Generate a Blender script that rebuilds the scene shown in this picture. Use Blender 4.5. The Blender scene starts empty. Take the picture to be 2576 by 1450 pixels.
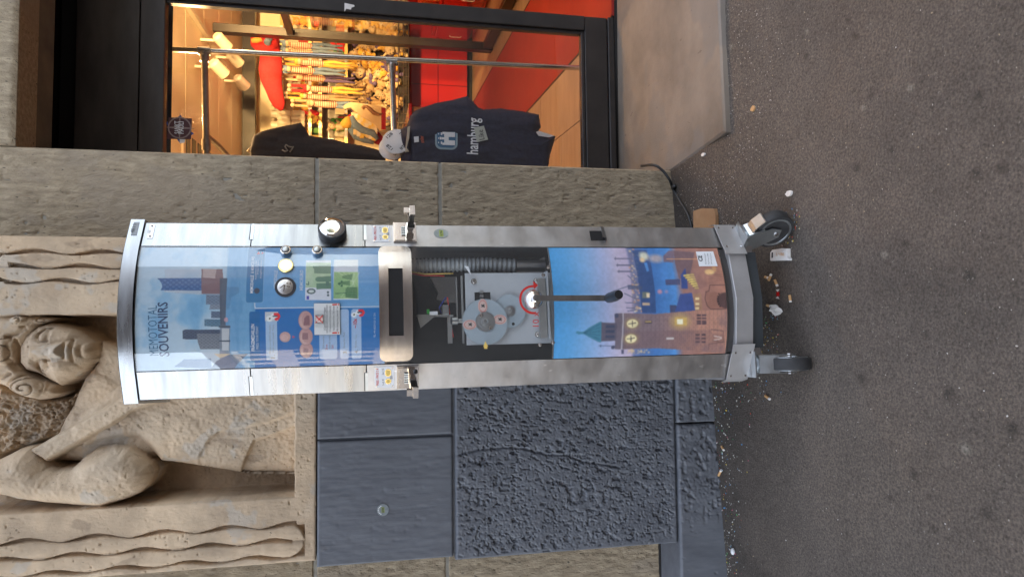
import bpy, math, random
import numpy as np
from mathutils import Vector, Matrix
sc = bpy.context.scene
random.seed(7); rng = np.random.default_rng(7)
rad = math.radians; PI = math.pi

# ------------------------------------------------------------------ camera, sky, sun, exposure
FPX, TH, CAMZ = 1750.0, rad(11.6), 1.30      # the phone is held on its side: the camera is rolled by 90 degrees
cs, sn = math.cos(TH), math.sin(TH)
cam = bpy.data.cameras.new('camera'); cam.lens = 36*FPX/2576; cam.sensor_width = 36
cam.clip_start = .05; cam.clip_end = 500
cam_o = bpy.data.objects.new('camera', cam); sc.collection.objects.link(cam_o); sc.camera = cam_o
cam_o.matrix_world = Matrix(((0, 1, 0, 0), (-sn, 0, -cs, 0), (-cs, 0, sn, CAMZ), (0, 0, 0, 1)))
SUN_EL, SUN_AZ = rad(34), rad(28)            # low sun behind the shop: the pavement lies in the shade of the building
world = bpy.data.worlds.new('World'); sc.world = world; world.use_nodes = True
wn = world.node_tree.nodes; wl = world.node_tree.links
sky = wn.new('ShaderNodeTexSky'); sky.sky_type = 'NISHITA'; sky.sun_disc = False
sky.sun_elevation = SUN_EL; sky.sun_rotation = SUN_AZ; sky.air_density = 1.0; sky.dust_density = .7; sky.ozone_density = 1.0
hs = wn.new('ShaderNodeHueSaturation'); hs.inputs['Saturation'].default_value = .42      # thin bright haze over the whole sky
wl.new(sky.outputs[0], hs.inputs['Color']); wl.new(hs.outputs[0], wn['Background'].inputs[0]); wn['Background'].inputs[1].default_value = .15
sun = bpy.data.lights.new('sun', 'SUN'); sun.energy = 2.2; sun.angle = rad(.5); sun.color = (1, .9, .76)
sun_o = bpy.data.objects.new('sun', sun); sc.collection.objects.link(sun_o)
sd = Vector((math.sin(SUN_AZ)*math.cos(SUN_EL), math.cos(SUN_AZ)*math.cos(SUN_EL), math.sin(SUN_EL)))
sun_o.rotation_euler = sd.to_track_quat('Z', 'Y').to_euler(); sun_o.location = (0, 0, 30)
sc.view_settings.view_transform = 'Standard'; sc.view_settings.look = 'None'
sc.view_settings.exposure = 2.45; sc.view_settings.gamma = 1; sc.view_settings.use_curve_mapping = False
sc.cycles.max_bounces = 10; sc.cycles.transparent_max_bounces = 16; sc.cycles.glossy_bounces = 5
sc.cycles.diffuse_bounces = 5; sc.cycles.sample_clamp_indirect = 6; sc.cycles.use_denoising = True
sc.cycles.caustics_reflective = False; sc.cycles.caustics_refractive = False

# ------------------------------------------------------------------ measuring: a point of the photograph -> a place
def ray(dx, dy):
    dd = dx-1288
    return Vector((725-dy, FPX*cs-dd*sn, -(FPX*sn+dd*cs)))
CAM = Vector((0, 0, CAMZ))
def crop(x0, y0, k):
    return lambda zx, zy: ((x0+zx/k)/1.5528, (y0+zy/k)/1.5528)
PSI = rad(3.3); WO = Vector((0, 2.72, 0))
WU = Vector((math.cos(PSI), math.sin(PSI), 0)); WN = Vector((math.sin(PSI), -math.cos(PSI), 0))
def wpt(dx, dy, n=0.):                        # on the wall, n metres proud of the pillar face -> (s, z)
    r = ray(dx, dy); t = (n-(CAM-WO).dot(WN))/r.dot(WN); p = CAM+r*t
    return (p-WO).dot(WU), p.z
def sstep(a, b, x):
    t = np.clip((x-a)/(b-a), 0, 1); return t*t*(3-2*t)
def gz(x, y):                                 # pavement height
    return -.035+sstep(1.8, 2.5, y)*(.06*np.clip(x, -1.5, .9)+.055)
def gpt(dx, dy, up=0.):
    r = ray(dx, dy); z = 0.
    for _ in range(12):
        t = (z+up-CAMZ)/r.z; p = CAM+r*t; z = float(gz(p.x, p.y))
    return Vector((p.x, p.y, z))
def dpt(dx, dy, d):                           # at distance d in front of the camera
    r = ray(dx, dy); return CAM+r*(d/r.y)

# ------------------------------------------------------------------ numpy noise
def vn(x, y, seed=0.):
    ix, iy = np.floor(x), np.floor(y); fx, fy = x-ix, y-iy
    fx = fx*fx*(3-2*fx); fy = fy*fy*(3-2*fy)
    def h(a, b):
        v = np.sin(a*127.1+b*311.7+seed*74.7)*43758.5453; return v-np.floor(v)
    return (h(ix, iy)*(1-fx)+h(ix+1, iy)*fx)*(1-fy)+(h(ix, iy+1)*(1-fx)+h(ix+1, iy+1)*fx)*fy
def fbm(x, y, seed=0., o=4):
    s, a, t = 0, 1., 0
    for i in range(o):
        s = s+a*vn(x, y, seed+i*3.1); t += a; a *= .5; x = x*2.03; y = y*2.03
    return s/t
def sdpoly(X, Y, P):                          # signed distance, positive inside
    d = np.full(X.shape, 1e9); ins = np.zeros(X.shape, bool); n = len(P)
    for i in range(n):
        ax, ay = P[i]; bx, by = P[(i+1) % n]; ex, ey = bx-ax, by-ay
        t = np.clip(((X-ax)*ex+(Y-ay)*ey)/(ex*ex+ey*ey+1e-12), 0, 1)
        d = np.minimum(d, np.hypot(X-ax-t*ex, Y-ay-t*ey))
        c = ((ay > Y) != (by > Y)) & (X < ex*(Y-ay)/(ey+1e-12)+ax)
        ins ^= c
    return np.where(ins, d, -d)
def sdline(X, Y, P):
    d = np.full(X.shape, 1e9)
    for (ax, ay), (bx, by) in zip(P, P[1:]):
        ex, ey = bx-ax, by-ay
        t = np.clip(((X-ax)*ex+(Y-ay)*ey)/(ex*ex+ey*ey+1e-12), 0, 1)
        d = np.minimum(d, np.hypot(X-ax-t*ex, Y-ay-t*ey))
    return d

# ------------------------------------------------------------------ materials
def lin(c):
    c = np.asarray(c, float)/255.
    return np.where(c <= .04045, c/12.92, ((c+.055)/1.055)**2.4)
def rgb(r, g, b): return tuple(float(v) for v in lin((r, g, b)))
def mat(name, col, col2=None, scale=(8, 8, 8), rough=.6, metal=0., bump=0., bscale=None, spot=None, rvar=0., emit=None, lo=.35, hi=.65,
        attr=False, coat=0., spec=.5, det=6, bdist=.004, gamma=None):
    m = bpy.data.materials.new(name); m.use_nodes = True
    N, L = m.node_tree.nodes, m.node_tree.links; b = N['Principled BSDF']
    b.inputs['Roughness'].default_value = rough; b.inputs['Metallic'].default_value = metal
    b.inputs['Coat Weight'].default_value = coat; b.inputs['Specular IOR Level'].default_value = spec
    tc = N.new('ShaderNodeTexCoord')
    def noise(s, detail=6, seed=0., r=.6):
        mp = N.new('ShaderNodeMapping'); mp.inputs['Scale'].default_value = s if hasattr(s, '__len__') else (s, s, s)
        mp.inputs['Location'].default_value = (seed, seed*1.7, seed*.3)
        t = N.new('ShaderNodeTexNoise'); t.inputs['Scale'].default_value = 1; t.inputs['Detail'].default_value = detail
        t.inputs['Roughness'].default_value = r
        L.new(tc.outputs['Object'], mp.inputs[0]); L.new(mp.outputs[0], t.inputs['Vector']); return t.outputs['Fac']
    def ramp(src, a, c0, bb, c1):
        r = N.new('ShaderNodeValToRGB'); r.color_ramp.elements[0].position = a; r.color_ramp.elements[1].position = bb
        r.color_ramp.elements[0].color = (*c0, 1); r.color_ramp.elements[1].color = (*c1, 1); L.new(src, r.inputs[0]); return r.outputs[0]
    def mix(f, a, c, mode='MIX'):
        x = N.new('ShaderNodeMix'); x.data_type = 'RGBA'; x.blend_type = mode
        if hasattr(f, 'links'): L.new(f, x.inputs[0])
        else: x.inputs[0].default_value = f
        for i, s in ((6, a), (7, c)):
            if hasattr(s, 'links'): L.new(s, x.inputs[i])
            else: x.inputs[i].default_value = (*s, 1)
        return x.outputs[2]
    out = None
    if attr:
        a = N.new('ShaderNodeAttribute'); a.attribute_name = 'Col'; out = a.outputs['Color']
        if col2:
            out = mix(1., out, ramp(noise(scale, det), lo, col, hi, col2), 'MULTIPLY')
    elif col2:
        out = ramp(noise(scale, det), lo, col, hi, col2)
    if spot:                                   # (scale, threshold, colour, amount)
        for i, (s, th, c, am) in enumerate(spot):
            f = ramp(noise(s, 3, 5.3+i*3.7, .55), th, (0, 0, 0), th+.035, (am, am, am))
            out = mix(f, out if out is not None else col, c)
    if out is not None: L.new(out, b.inputs['Base Color'])
    else: b.inputs['Base Color'].default_value = (*col, 1)
    if rvar:
        r = N.new('ShaderNodeMapRange'); L.new(noise(scale, 5, 9.), r.inputs[0]); r.inputs[1].default_value = .3; r.inputs[2].default_value = .7
        r.inputs[3].default_value = rough-rvar; r.inputs[4].default_value = rough+rvar; L.new(r.outputs[0], b.inputs['Roughness'])
    if bump:
        bp = N.new('ShaderNodeBump'); bp.inputs['Strength'].default_value = bump; bp.inputs['Distance'].default_value = bdist
        L.new(noise(bscale or 80, 8, 2., .65), bp.inputs['Height']); L.new(bp.outputs[0], b.inputs['Normal'])
    if emit:
        b.inputs['Emission Color'].default_value = (*emit[0], 1); b.inputs['Emission Strength'].default_value = emit[1]
    return m
def glassmat(name, tint=(.97, .98, .98), rough=.0, ior=1.5, haze=0.):
    m = bpy.data.materials.new(name); m.use_nodes = True; N, L = m.node_tree.nodes, m.node_tree.links
    N.remove(N['Principled BSDF'])
    tr = N.new('ShaderNodeBsdfTransparent'); tr.inputs[0].default_value = (*tint, 1)
    g = N.new('ShaderNodeBsdfGlossy'); g.inputs['Roughness'].default_value = rough; g.inputs['Color'].default_value = (1, 1, 1, 1)
    lw = N.new('ShaderNodeLayerWeight'); lw.inputs[0].default_value = .5; r0 = ((ior-1)/(ior+1))**2      # Schlick, the same from both sides of the thin sheet
    pw = N.new('ShaderNodeMath'); pw.operation = 'POWER'; pw.inputs[1].default_value = 5; L.new(lw.outputs['Facing'], pw.inputs[0])
    fr = N.new('ShaderNodeMath'); fr.operation = 'MULTIPLY_ADD'; fr.inputs[1].default_value = 1-r0; fr.inputs[2].default_value = r0; L.new(pw.outputs[0], fr.inputs[0])
    mx = N.new('ShaderNodeMixShader'); L.new(fr.outputs[0], mx.inputs[0]); L.new(tr.outputs[0], mx.inputs[1]); L.new(g.outputs[0], mx.inputs[2])
    o = mx.outputs[0]
    if haze:
        df = N.new('ShaderNodeBsdfDiffuse'); df.inputs[0].default_value = (.8, .85, .9, 1)
        m2 = N.new('ShaderNodeMixShader'); m2.inputs[0].default_value = haze; L.new(o, m2.inputs[1]); L.new(df.outputs[0], m2.inputs[2]); o = m2.outputs[0]
    L.new(o, N['Material Output'].inputs[0]); return m

# ------------------------------------------------------------------ meshes
class MB:
    def __init__(s): s.v = []; s.f = []; s.mi = []; s.cur = 0
    def add(s, vs, fs):
        o = len(s.v); s.v += [tuple(p) for p in vs]; s.f += [tuple(i+o for i in f) for f in fs]; s.mi += [s.cur]*len(fs); return s
    def hexa(s, p): return s.add(p, [(0, 3, 2, 1), (4, 5, 6, 7), (0, 1, 5, 4), (1, 2, 6, 5), (2, 3, 7, 6), (3, 0, 4, 7)])
    def box(s, a, b):
        (x0, y0, z0), (x1, y1, z1) = a, b
        return s.hexa([(x0, y0, z0), (x1, y0, z0), (x1, y1, z0), (x0, y1, z0), (x0, y0, z1), (x1, y0, z1), (x1, y1, z1), (x0, y1, z1)])
    def bbox(s, a, b, r=.004):                 # box with chamfered edges
        (x0, y0, z0), (x1, y1, z1) = a, b
        import itertools
        X, Y, Z = (x0, x1), (y0, y1), (z0, z1); V = []; idx = {}
        for i, j, k in itertools.product((0, 1), repeat=3):
            for ax in range(3):
                p = [X[i], Y[j], Z[k]]
                for q in range(3):
                    if q != ax: p[q] += r if (i, j, k)[q] == 0 else -r
                idx[(i, j, k, ax)] = len(V); V.append(tuple(p))
        Fs = []
        for ax in range(3):
            o1, o2 = [(1, 2), (2, 0), (0, 1)][ax]
            for e in (0, 1):
                q = []
                for u, w in ((0, 0), (1, 0), (1, 1), (0, 1)):
                    t = [0, 0, 0]; t[ax] = e; t[o1] = u; t[o2] = w; q.append(idx[(*t, ax)])
                Fs.append(tuple(q if e else q[::-1]))
        for ax in range(3):                    # edges along ax
            o1, o2 = [(1, 2), (2, 0), (0, 1)][ax]
            for u in (0, 1):
                for w in (0, 1):
                    t0 = [0, 0, 0]; t0[o1] = u; t0[o2] = w; t1 = list(t0); t1[ax] = 1
                    q = [idx[(*t0, o1)], idx[(*t1, o1)], idx[(*t1, o2)], idx[(*t0, o2)]]
                    Fs.append(tuple(q if u == w else q[::-1]))
        for i, j, k in itertools.product((0, 1), repeat=3):
            q = [idx[(i, j, k, 0)], idx[(i, j, k, 1)], idx[(i, j, k, 2)]]
            Fs.append(tuple(q if (i+j+k) % 2 else q[::-1]))
        return s.add(V, Fs)
    def tube(s, pts, r, seg=10, cap=True):
        pts = [Vector(p) for p in pts]; n = len(pts); rs = r if hasattr(r, '__len__') else [r]*n; V = []; F = []
        up = None
        for i, p in enumerate(pts):
            t = (pts[min(i+1, n-1)]-pts[max(i-1, 0)]).normalized()
            if up is None: up = t.orthogonal().normalized()
            up = (up-t*up.dot(t)); up = up.normalized() if up.length > 1e-6 else t.orthogonal().normalized()
            sd_ = t.cross(up)
            for k in range(seg):
                a = 2*PI*k/seg; V.append(p+(up*math.cos(a)+sd_*math.sin(a))*rs[i])
        for i in range(n-1):
            for k in range(seg):
                F.append((i*seg+k, i*seg+(k+1) % seg, (i+1)*seg+(k+1) % seg, (i+1)*seg+k))
        if cap: F += [tuple(range(seg))[::-1], tuple(range((n-1)*seg, n*seg))]
        return s.add(V, F)
    def lathe(s, c, axis, prof, seg=24):       # prof: (radius, distance along the axis)
        c = Vector(c); a = Vector(axis).normalized(); u = a.orthogonal().normalized(); w = a.cross(u); V = []; F = []
        for (r, h) in prof:
            for k in range(seg):
                t = 2*PI*k/seg; V.append(c+a*h+(u*math.cos(t)+w*math.sin(t))*max(r, 1e-5))
        n = len(prof)
        for i in range(n-1):
            for k in range(seg): F.append((i*seg+k, i*seg+(k+1) % seg, (i+1)*seg+(k+1) % seg, (i+1)*seg+k))
        F += [tuple(range(seg))[::-1], tuple(range((n-1)*seg, n*seg))]
        return s.add(V, F)
    def prism(s, pts, d):                      # closed outline of points, pushed by vector d
        pts = [Vector(p) for p in pts]; n = len(pts); d = Vector(d)
        F = [tuple(range(n)), tuple(range(2*n-1, n-1, -1))]+[(i, n+i, n+(i+1) % n, (i+1) % n) for i in range(n)]
        return s.add(pts+[p+d for p in pts], F)
    def ball(s, c, r, seg=12, ring=8, M=None):
        r = r if hasattr(r, '__len__') else (r, r, r); V = [(0, 0, r[2])]; F = []
        for i in range(1, ring):
            t = PI*i/ring
            for k in range(seg):
                a = 2*PI*k/seg; V.append((r[0]*math.sin(t)*math.cos(a), r[1]*math.sin(t)*math.sin(a), r[2]*math.cos(t)))
        V.append((0, 0, -r[2])); L = len(V)-1
        for k in range(seg):
            F.append((0, 1+k, 1+(k+1) % seg)); F.append((L, L-seg+(k+1) % seg, L-seg+k))
        for i in range(ring-2):
            for k in range(seg): F.append((1+i*seg+k, 1+(i+1)*seg+k, 1+(i+1)*seg+(k+1) % seg, 1+i*seg+(k+1) % seg))
        c = Vector(c); V = [c+(M @ Vector(p) if M else Vector(p)) for p in V]
        return s.add(V, F)
    def grid(s, P):                            # P: array (ny, nx, 3)
        ny, nx = P.shape[:2]; o = len(s.v); s.v += [tuple(p) for p in P.reshape(-1, 3).tolist()]
        for j in range(ny-1):
            b = o+j*nx
            s.f += [(b+i, b+i+1, b+nx+i+1, b+nx+i) for i in range(nx-1)]
        s.mi += [s.cur]*((ny-1)*(nx-1)); return s
OFF = {}
WORLD = Matrix.Identity(4)
WALL = Matrix.Translation(WO) @ Matrix.Rotation(PSI, 4, 'Z')     # wall frame: x along the wall, y into it, z up
def tag(o, label=None, cat=None, group=None, kind=None):
    for k, v in (('label', label), ('category', cat), ('group', group), ('kind', kind)):
        if v: o[k] = v
    return o
def thing(name, label, cat, frame=WORLD, base=(0, 0, 0), group=None):
    o = bpy.data.objects.new(name, None); sc.collection.objects.link(o); o.empty_display_size = .1
    o.matrix_world = frame @ Matrix.Translation(base); OFF[o.name] = Vector(base); return tag(o, label, cat, group)
def mesh(name, mb, mats, off, smooth=False, col=None):
    me = bpy.data.meshes.new(name)
    ox, oy, oz = off
    me.from_pydata([(x-ox, y-oy, z-oz) for x, y, z in mb.v], [], mb.f)
    for m in (mats if isinstance(mats, (list, tuple)) else [mats]): me.materials.append(m)
    if max(mb.mi, default=0): me.polygons.foreach_set('material_index', mb.mi)
    if smooth:
        me.polygons.foreach_set('use_smooth', [True]*len(me.polygons))
        if smooth is not True: me.set_sharp_from_angle(angle=rad(smooth))
    if col is not None:
        a = me.color_attributes.new('Col', 'FLOAT_COLOR', 'POINT')
        c = np.ones((len(mb.v), 4)); c[:, :3] = np.asarray(col).reshape(-1, 3); a.data.foreach_set('color', c.ravel())
    me.update(); return me
def part(name, mb, m, parent, smooth=False, col=None, label=None, kind=None):
    off = OFF[parent.name]; o = bpy.data.objects.new(name, mesh(name, mb, m, off, smooth, col)); sc.collection.objects.link(o)
    o.parent = parent; OFF[o.name] = off; return tag(o, label, kind=kind)
def solo(name, mb, m, label, cat, frame=WORLD, base=(0, 0, 0), group=None, kind=None, smooth=False, col=None):
    base = Vector(base); o = bpy.data.objects.new(name, mesh(name, mb, m, base, smooth, col)); sc.collection.objects.link(o)
    o.matrix_world = frame @ Matrix.Translation(base); OFF[o.name] = base; return tag(o, label, cat, group, kind)
def copy_tree(o, parent=None):
    c = o.copy(); sc.collection.objects.link(c); c.parent = parent
    for ch in o.children: copy_tree(ch, c)
    return c
_tc = {}
def textmesh(s, bold=False):                   # lettering as triangles, normalised to width and cap height
    if (s, bold) in _tc: return _tc[(s, bold)]
    cu = bpy.data.curves.new('lettering', 'FONT'); cu.body = s; cu.size = 1; cu.resolution_u = 2
    if bold: cu.offset = .016
    o = bpy.data.objects.new('lettering', cu); sc.collection.objects.link(o)
    dg = bpy.context.evaluated_depsgraph_get(); me = bpy.data.meshes.new_from_object(o.evaluated_get(dg))
    V = np.array([v.co[:2] for v in me.vertices]) if len(me.vertices) else np.zeros((0, 2)); Fs = [tuple(p.vertices) for p in me.polygons]
    bpy.data.objects.remove(o); bpy.data.curves.remove(cu); bpy.data.meshes.remove(me)
    if len(V): V[:, 0] -= V[:, 0].min()
    _tc[(s, bold)] = (V, Fs, V[:, 0].max() if len(V) else 1); return _tc[(s, bold)]
def lettering(mb, s, fn, p0, p1, h, bold=False):
    """text s from p0 to p1 (plane coordinates a, b), cap height h, laid on the surface by fn(a, b)"""
    V, Fs, w = textmesh(s, bold); p0, p1 = np.array(p0, float), np.array(p1, float); e = p1-p0; Ln = np.hypot(*e); e /= Ln; nrm = np.array((-e[1], e[0]))
    mb.add([fn(*(p0+e*x/w*Ln+nrm*y/.72*h)) for x, y in V], Fs)
# ------------------------------------------------------------------ material library
M_pillar = mat('weathered_concrete', (.26, .204, .135), (.5, .405, .28), (60, 60, 16), .85, bump=1., bscale=(150, 150, 60), bdist=.006, lo=.3, hi=.72,
               spot=[((100, 100, 40), .655, (.05, .04, .03), .85), ((3, 3, 1.5), .56, (.33, .27, .2), .6)])
M_mortar = mat('pale_mortar', (.36, .34, .29), (.27, .25, .21), (30, 30, 30), .9, bump=.4)
M_lime = mat('carved_limestone', (.84, .8, .76), (1.2, 1.14, 1.06), (5, 5, 5), .82, attr=True, bump=.5, bscale=95, bdist=.004,
             spot=[((150, 150, 60), .69, (.1, .08, .06), .75), ((7, 7, 7), .6, (.47, .43, .37), .55), ((11, 11, 6), .63, (.3, .22, .15), .5)])
M_paint = mat('blue_grey_masonry_paint', (.108, .116, .135), (.146, .157, .179), (22, 22, 5), .5, bump=.3, bscale=(190, 190, 30), bdist=.002, spec=.5,
              spot=[((260, 260, 110), .74, (.2, .2, .21), .5)])
M_asph = mat('worn_asphalt', (.42, .41, .4), (1.5, 1.46, 1.42), (150, 150, 150), .8, attr=True, bump=1., bscale=200, bdist=.006, lo=.3, hi=.72,
             spot=[((120, 120, 120), .675, (.3, .27, .24), .6), ((140, 140, 140), .655, (.025, .023, .022), .65)])
M_slab = mat('stained_concrete_slab', (.16, .13, .104), (.29, .243, .198), (3.2, 3.2, 3.2), .85, bump=.35, bscale=140, lo=.3, hi=.7,
             spot=[((38, 14, 38), .69, (.12, .1, .085), .6), ((2.5, 2.5, 2.5), .58, (.19, .177, .165), .5), ((150, 150, 150), .72, (.08, .07, .06), .6)])
M_soffit = mat('shaded_concrete_soffit', (.12, .1, .08), (.19, .16, .12), (6, 6, 6), .9, bump=.4)  # concrete with the shade under the lintel put into its colour
M_dark = mat('charcoal_panel', (.055, .05, .05), (.085, .078, .076), (3, 3, 12), .42, bump=.1, bscale=60, rvar=.1)
M_frame = mat('black_coated_frame', (.022, .02, .02), (.034, .03, .029), (9, 9, 9), .38, spot=[((120, 120, 120), .74, (.12, .11, .1), .6)])
M_void = mat('black_gap', (.012, .011, .011), rough=.9)
M_glass = glassmat('shop_glass', (.97, .975, .975), .0, 1.52)
M_alu = mat('brushed_aluminium', (.31, .32, .33), (.39, .4, .41), (5, 5, 40), .3, 1., rvar=.07, bump=.06, bscale=(300, 300, 8), bdist=.001,
            spot=[((24, 24, 9), .74, (.55, .55, .55), .5)])
M_alud = mat('scuffed_aluminium', (.4, .39, .39), (.55, .54, .545), (9, 9, 16), .4, 1., rvar=.1, bump=.12, bscale=(60, 60, 60), bdist=.001, lo=.3, hi=.7,
             spot=[((34, 34, 14), .68, (.8, .8, .8), .55), ((50, 50, 30), .71, (.3, .3, .3), .5)])
M_band = mat('polished_band_steel', (.78, .76, .74), (.86, .84, .82), (5, 5, 60), .2, 1., rvar=.05)
M_steel = mat('polished_steel', (.72, .69, .66), rough=.14, metal=1.)
M_chrome = mat('chrome', (.8, .79, .78), rough=.09, metal=1.)
M_zinc = mat('zinc_plated_steel', (.46, .49, .51), (.58, .61, .63), (14, 14, 14), .34, 1., rvar=.08)
M_plate = mat('grey_anodised_plate', (.48, .51, .54), (.55, .58, .61), (7, 7, 7), .45, .1, rvar=.06)
M_gear = mat('blued_gear_steel', (.36, .44, .5), (.44, .52, .58), (10, 10, 10), .4, .15)
M_acryl = glassmat('clear_acrylic', (.985, .99, .99), .012, 1.58, .01)
M_tray = mat('dull_aluminium', (.42, .41, .41), (.52, .51, .51), (7, 7, 7), .48, .55, rvar=.08, bump=.08, bscale=60, bdist=.001)
M_print = mat('glossy_print', (1, 1, 1), attr=True, rough=.3, spec=.5)
M_rubber = mat('black_rubber', (.02, .02, .022), (.036, .036, .038), (30, 30, 30), .6, bump=.2)
M_black = mat('black_plastic', (.02, .02, .022), rough=.35)
M_inner = mat('dark_cabinet_lining', (.035, .042, .048), (.06, .068, .075), (5, 5, 5), .5)
M_bronze = mat('bracket_steel', (.34, .34, .33), (.44, .44, .43), (8, 8, 8), .5, .6)
M_hose = mat('grey_corrugated_plastic', (.3, .32, .33), rough=.35)
M_red = mat('red_print', (.62, .03, .025), rough=.4)
M_white = mat('white_print', (.85, .87, .9), rough=.4)
M_navyp = mat('navy_print', (.035, .07, .16), rough=.4)
M_ink = mat('black_print', (.03, .03, .035), rough=.5)
M_wh = mat('white_plastic', (.75, .76, .78), rough=.35)
M_yel = mat('yellow_print', (.72, .5, .12), rough=.4)
M_gold = mat('brass_medal', (.8, .66, .3), rough=.25, metal=1.)
M_silv = mat('silver_medal', (.7, .68, .66), rough=.28, metal=1., bump=.5, bscale=220, bdist=.002)
M_pink = mat('pale_copper_print', (.68, .5, .45), rough=.4)
M_cord = mat('black_cable', (.02, .02, .022), rough=.5)
M_card = mat('brown_cardboard', (.36, .2, .1), (.42, .25, .13), (14, 14, 14), .85)
M_paper = mat('white_paper', (.7, .67, .64), (.8, .78, .76), (40, 40, 40), .85)
M_butt = mat('cigarette_filter', (.55, .3, .12), (.62, .38, .18), (150, 150, 150), .8)
M_attr = mat('coloured_scraps', (1, 1, 1), attr=True, rough=.6)
# shop
M_floor = mat('pale_wood_floor', (.3, .2, .13), (.38, .26, .17), (2.5, 14, 2.5), .4, bump=.1, bscale=(8, 70, 8))
M_runner = mat('red_floor_covering', (.26, .014, .011), (.31, .02, .015), (4, 4, 4), .5)
M_ceil = mat('cream_ceiling_panel', (.76, .64, .46), (.8, .68, .5), (3, 3, 3), .7)
M_shopw = mat('cream_shop_wall', (.72, .62, .44), (.78, .68, .5), (5, 5, 5), .7)
M_redc = mat('red_lacquer', (.34, .012, .011), rough=.22, coat=.3)
M_brown = mat('dark_brown_steel', (.014, .008, .006), (.02, .012, .01), (8, 8, 8), .4)
M_wood = mat('counter_wood', (.22, .1, .05), (.32, .16, .08), (4, 4, 18), .45)
M_oak = mat('light_plywood', (.6, .43, .24), (.68, .5, .3), (6, 6, 22), .5)
M_pipe = mat('raw_steel_pipe', (.5, .48, .45), (.62, .6, .57), (30, 30, 6), .22, 1., rvar=.05)
M_fit = mat('galvanised_pipe_fitting', (.3, .29, .28), (.42, .41, .4), (20, 20, 20), .36, 1.)
M_navy = mat('navy_cotton', (.012, .014, .035), (.022, .025, .055), (60, 60, 60), .9, bump=.5, bscale=(9, 9, 4), bdist=.02)
M_hood = mat('charcoal_cotton', (.016, .012, .014), (.026, .02, .022), (60, 60, 60), .9, bump=.5, bscale=(9, 9, 4), bdist=.02)
M_shelf = mat('brass_lit_shelf', (.75, .55, .2), rough=.3, metal=.6)
M_peg = mat('grey_pegboard', (.34, .3, .24), (.42, .37, .3), (30, 30, 30), .6)
M_lamp = mat('white_spot_housing', (.62, .55, .43), rough=.35)
M_bulb = mat('lit_lamp_face', (1, .9, .7), emit=((1, .72, .36), 14.))
M_plushy = [mat('plush_'+n, a, b, (50, 50, 50), .95, bump=.6, bscale=120, bdist=.01) for n, a, b in
            (('cream', (.6, .46, .27), (.72, .57, .36)), ('golden', (.72, .42, .07), (.8, .5, .1)), ('tan', (.48, .32, .16), (.58, .4, .22)),
             ('violet', (.13, .09, .22), (.18, .13, .28)), ('grey_blue', (.16, .24, .36), (.22, .3, .42)), ('red', (.62, .02, .02), (.7, .03, .03)))]
M_stripe = mat('striped_jersey', (.75, .6, .42), rough=.9)
def stripes(m, c2, sc_):
    N, L = m.node_tree.nodes, m.node_tree.links; tc = N.new('ShaderNodeTexCoord'); w = N.new('ShaderNodeTexWave')
    w.bands_direction = 'Z'; w.inputs['Scale'].default_value = sc_; w.wave_profile = 'SIN'
    r = N.new('ShaderNodeValToRGB'); r.color_ramp.interpolation = 'CONSTANT'; r.color_ramp.elements[1].position = .55
    r.color_ramp.elements[0].color = (.75, .6, .42, 1); r.color_ramp.elements[1].color = (*c2, 1)
    L.new(tc.outputs['Object'], w.inputs['Vector']); L.new(w.outputs['Fac'], r.inputs[0]); L.new(r.outputs[0], N['Principled BSDF'].inputs['Base Color'])
stripes(M_stripe, (.42, .08, .06), 17.)

# ------------------------------------------------------------------ pavement
def axis(a, b, step, lo, hi):
    fine = np.arange(a, b+1e-6, step); L = []; x = a; h = step
    while x > lo: h *= 1.35; x -= h; L.append(x)
    Rr = []; x = b; h = step
    while x < hi: h *= 1.35; x += h; Rr.append(x)
    return np.array(L[::-1]+list(fine)+Rr)
gx = axis(-1.5, 1.7, .008, -70, 70); gy = axis(.6, 3.2, .008, -70, 3.25)
GX, GY = np.meshgrid(gx, gy)
GZ = gz(GX, GY)+.0035*(fbm(GX*9, GY*9, 3)-.5)*(GY > .3)+.002*(fbm(GX*60, GY*60, 8, 2)-.5)
# outline of the concrete slab in front of the shop door
zs = lambda x: .035+.04*min(max(x, -1), 1.2)
def slabpt(dx, dy):
    r = ray(dx, dy); t = 1.
    for _ in range(20):
        x = r.x*t; t = (zs(x)-CAMZ)/r.z
    return (r.x*t, r.y*t)
sl = [slabpt(1687, 430), slabpt(1823, 332), slabpt(1809, 30)]
dxy = (sl[2][0]-sl[1][0], sl[2][1]-sl[1][1]); sl.append((sl[2][0]+dxy[0]*5, sl[2][1]+dxy[1]*5)); sl += [(sl[3][0], 3.6), (sl[0][0], 3.6)]
GZ -= .03*sstep(0, .02, sdpoly(GX, GY, sl))
n1 = fbm(GX*2.2, GY*2.2, 11); n2 = fbm(GX*9, GY*9, 5); n3 = fbm(GX*38, GY*38, 15, 3)
col = np.empty(GX.shape+(3,)); base = np.array((.108, .09, .077))
col[:] = base*(.52+.62*n1+.34*n2+.24*n3)[..., None]
warm = np.clip((n1-.5)*3, 0, 1)[..., None]; col = col*(1-warm*.3)+warm*.3*np.array((.118, .089, .066))*(.8+.4*n3[..., None])
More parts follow.
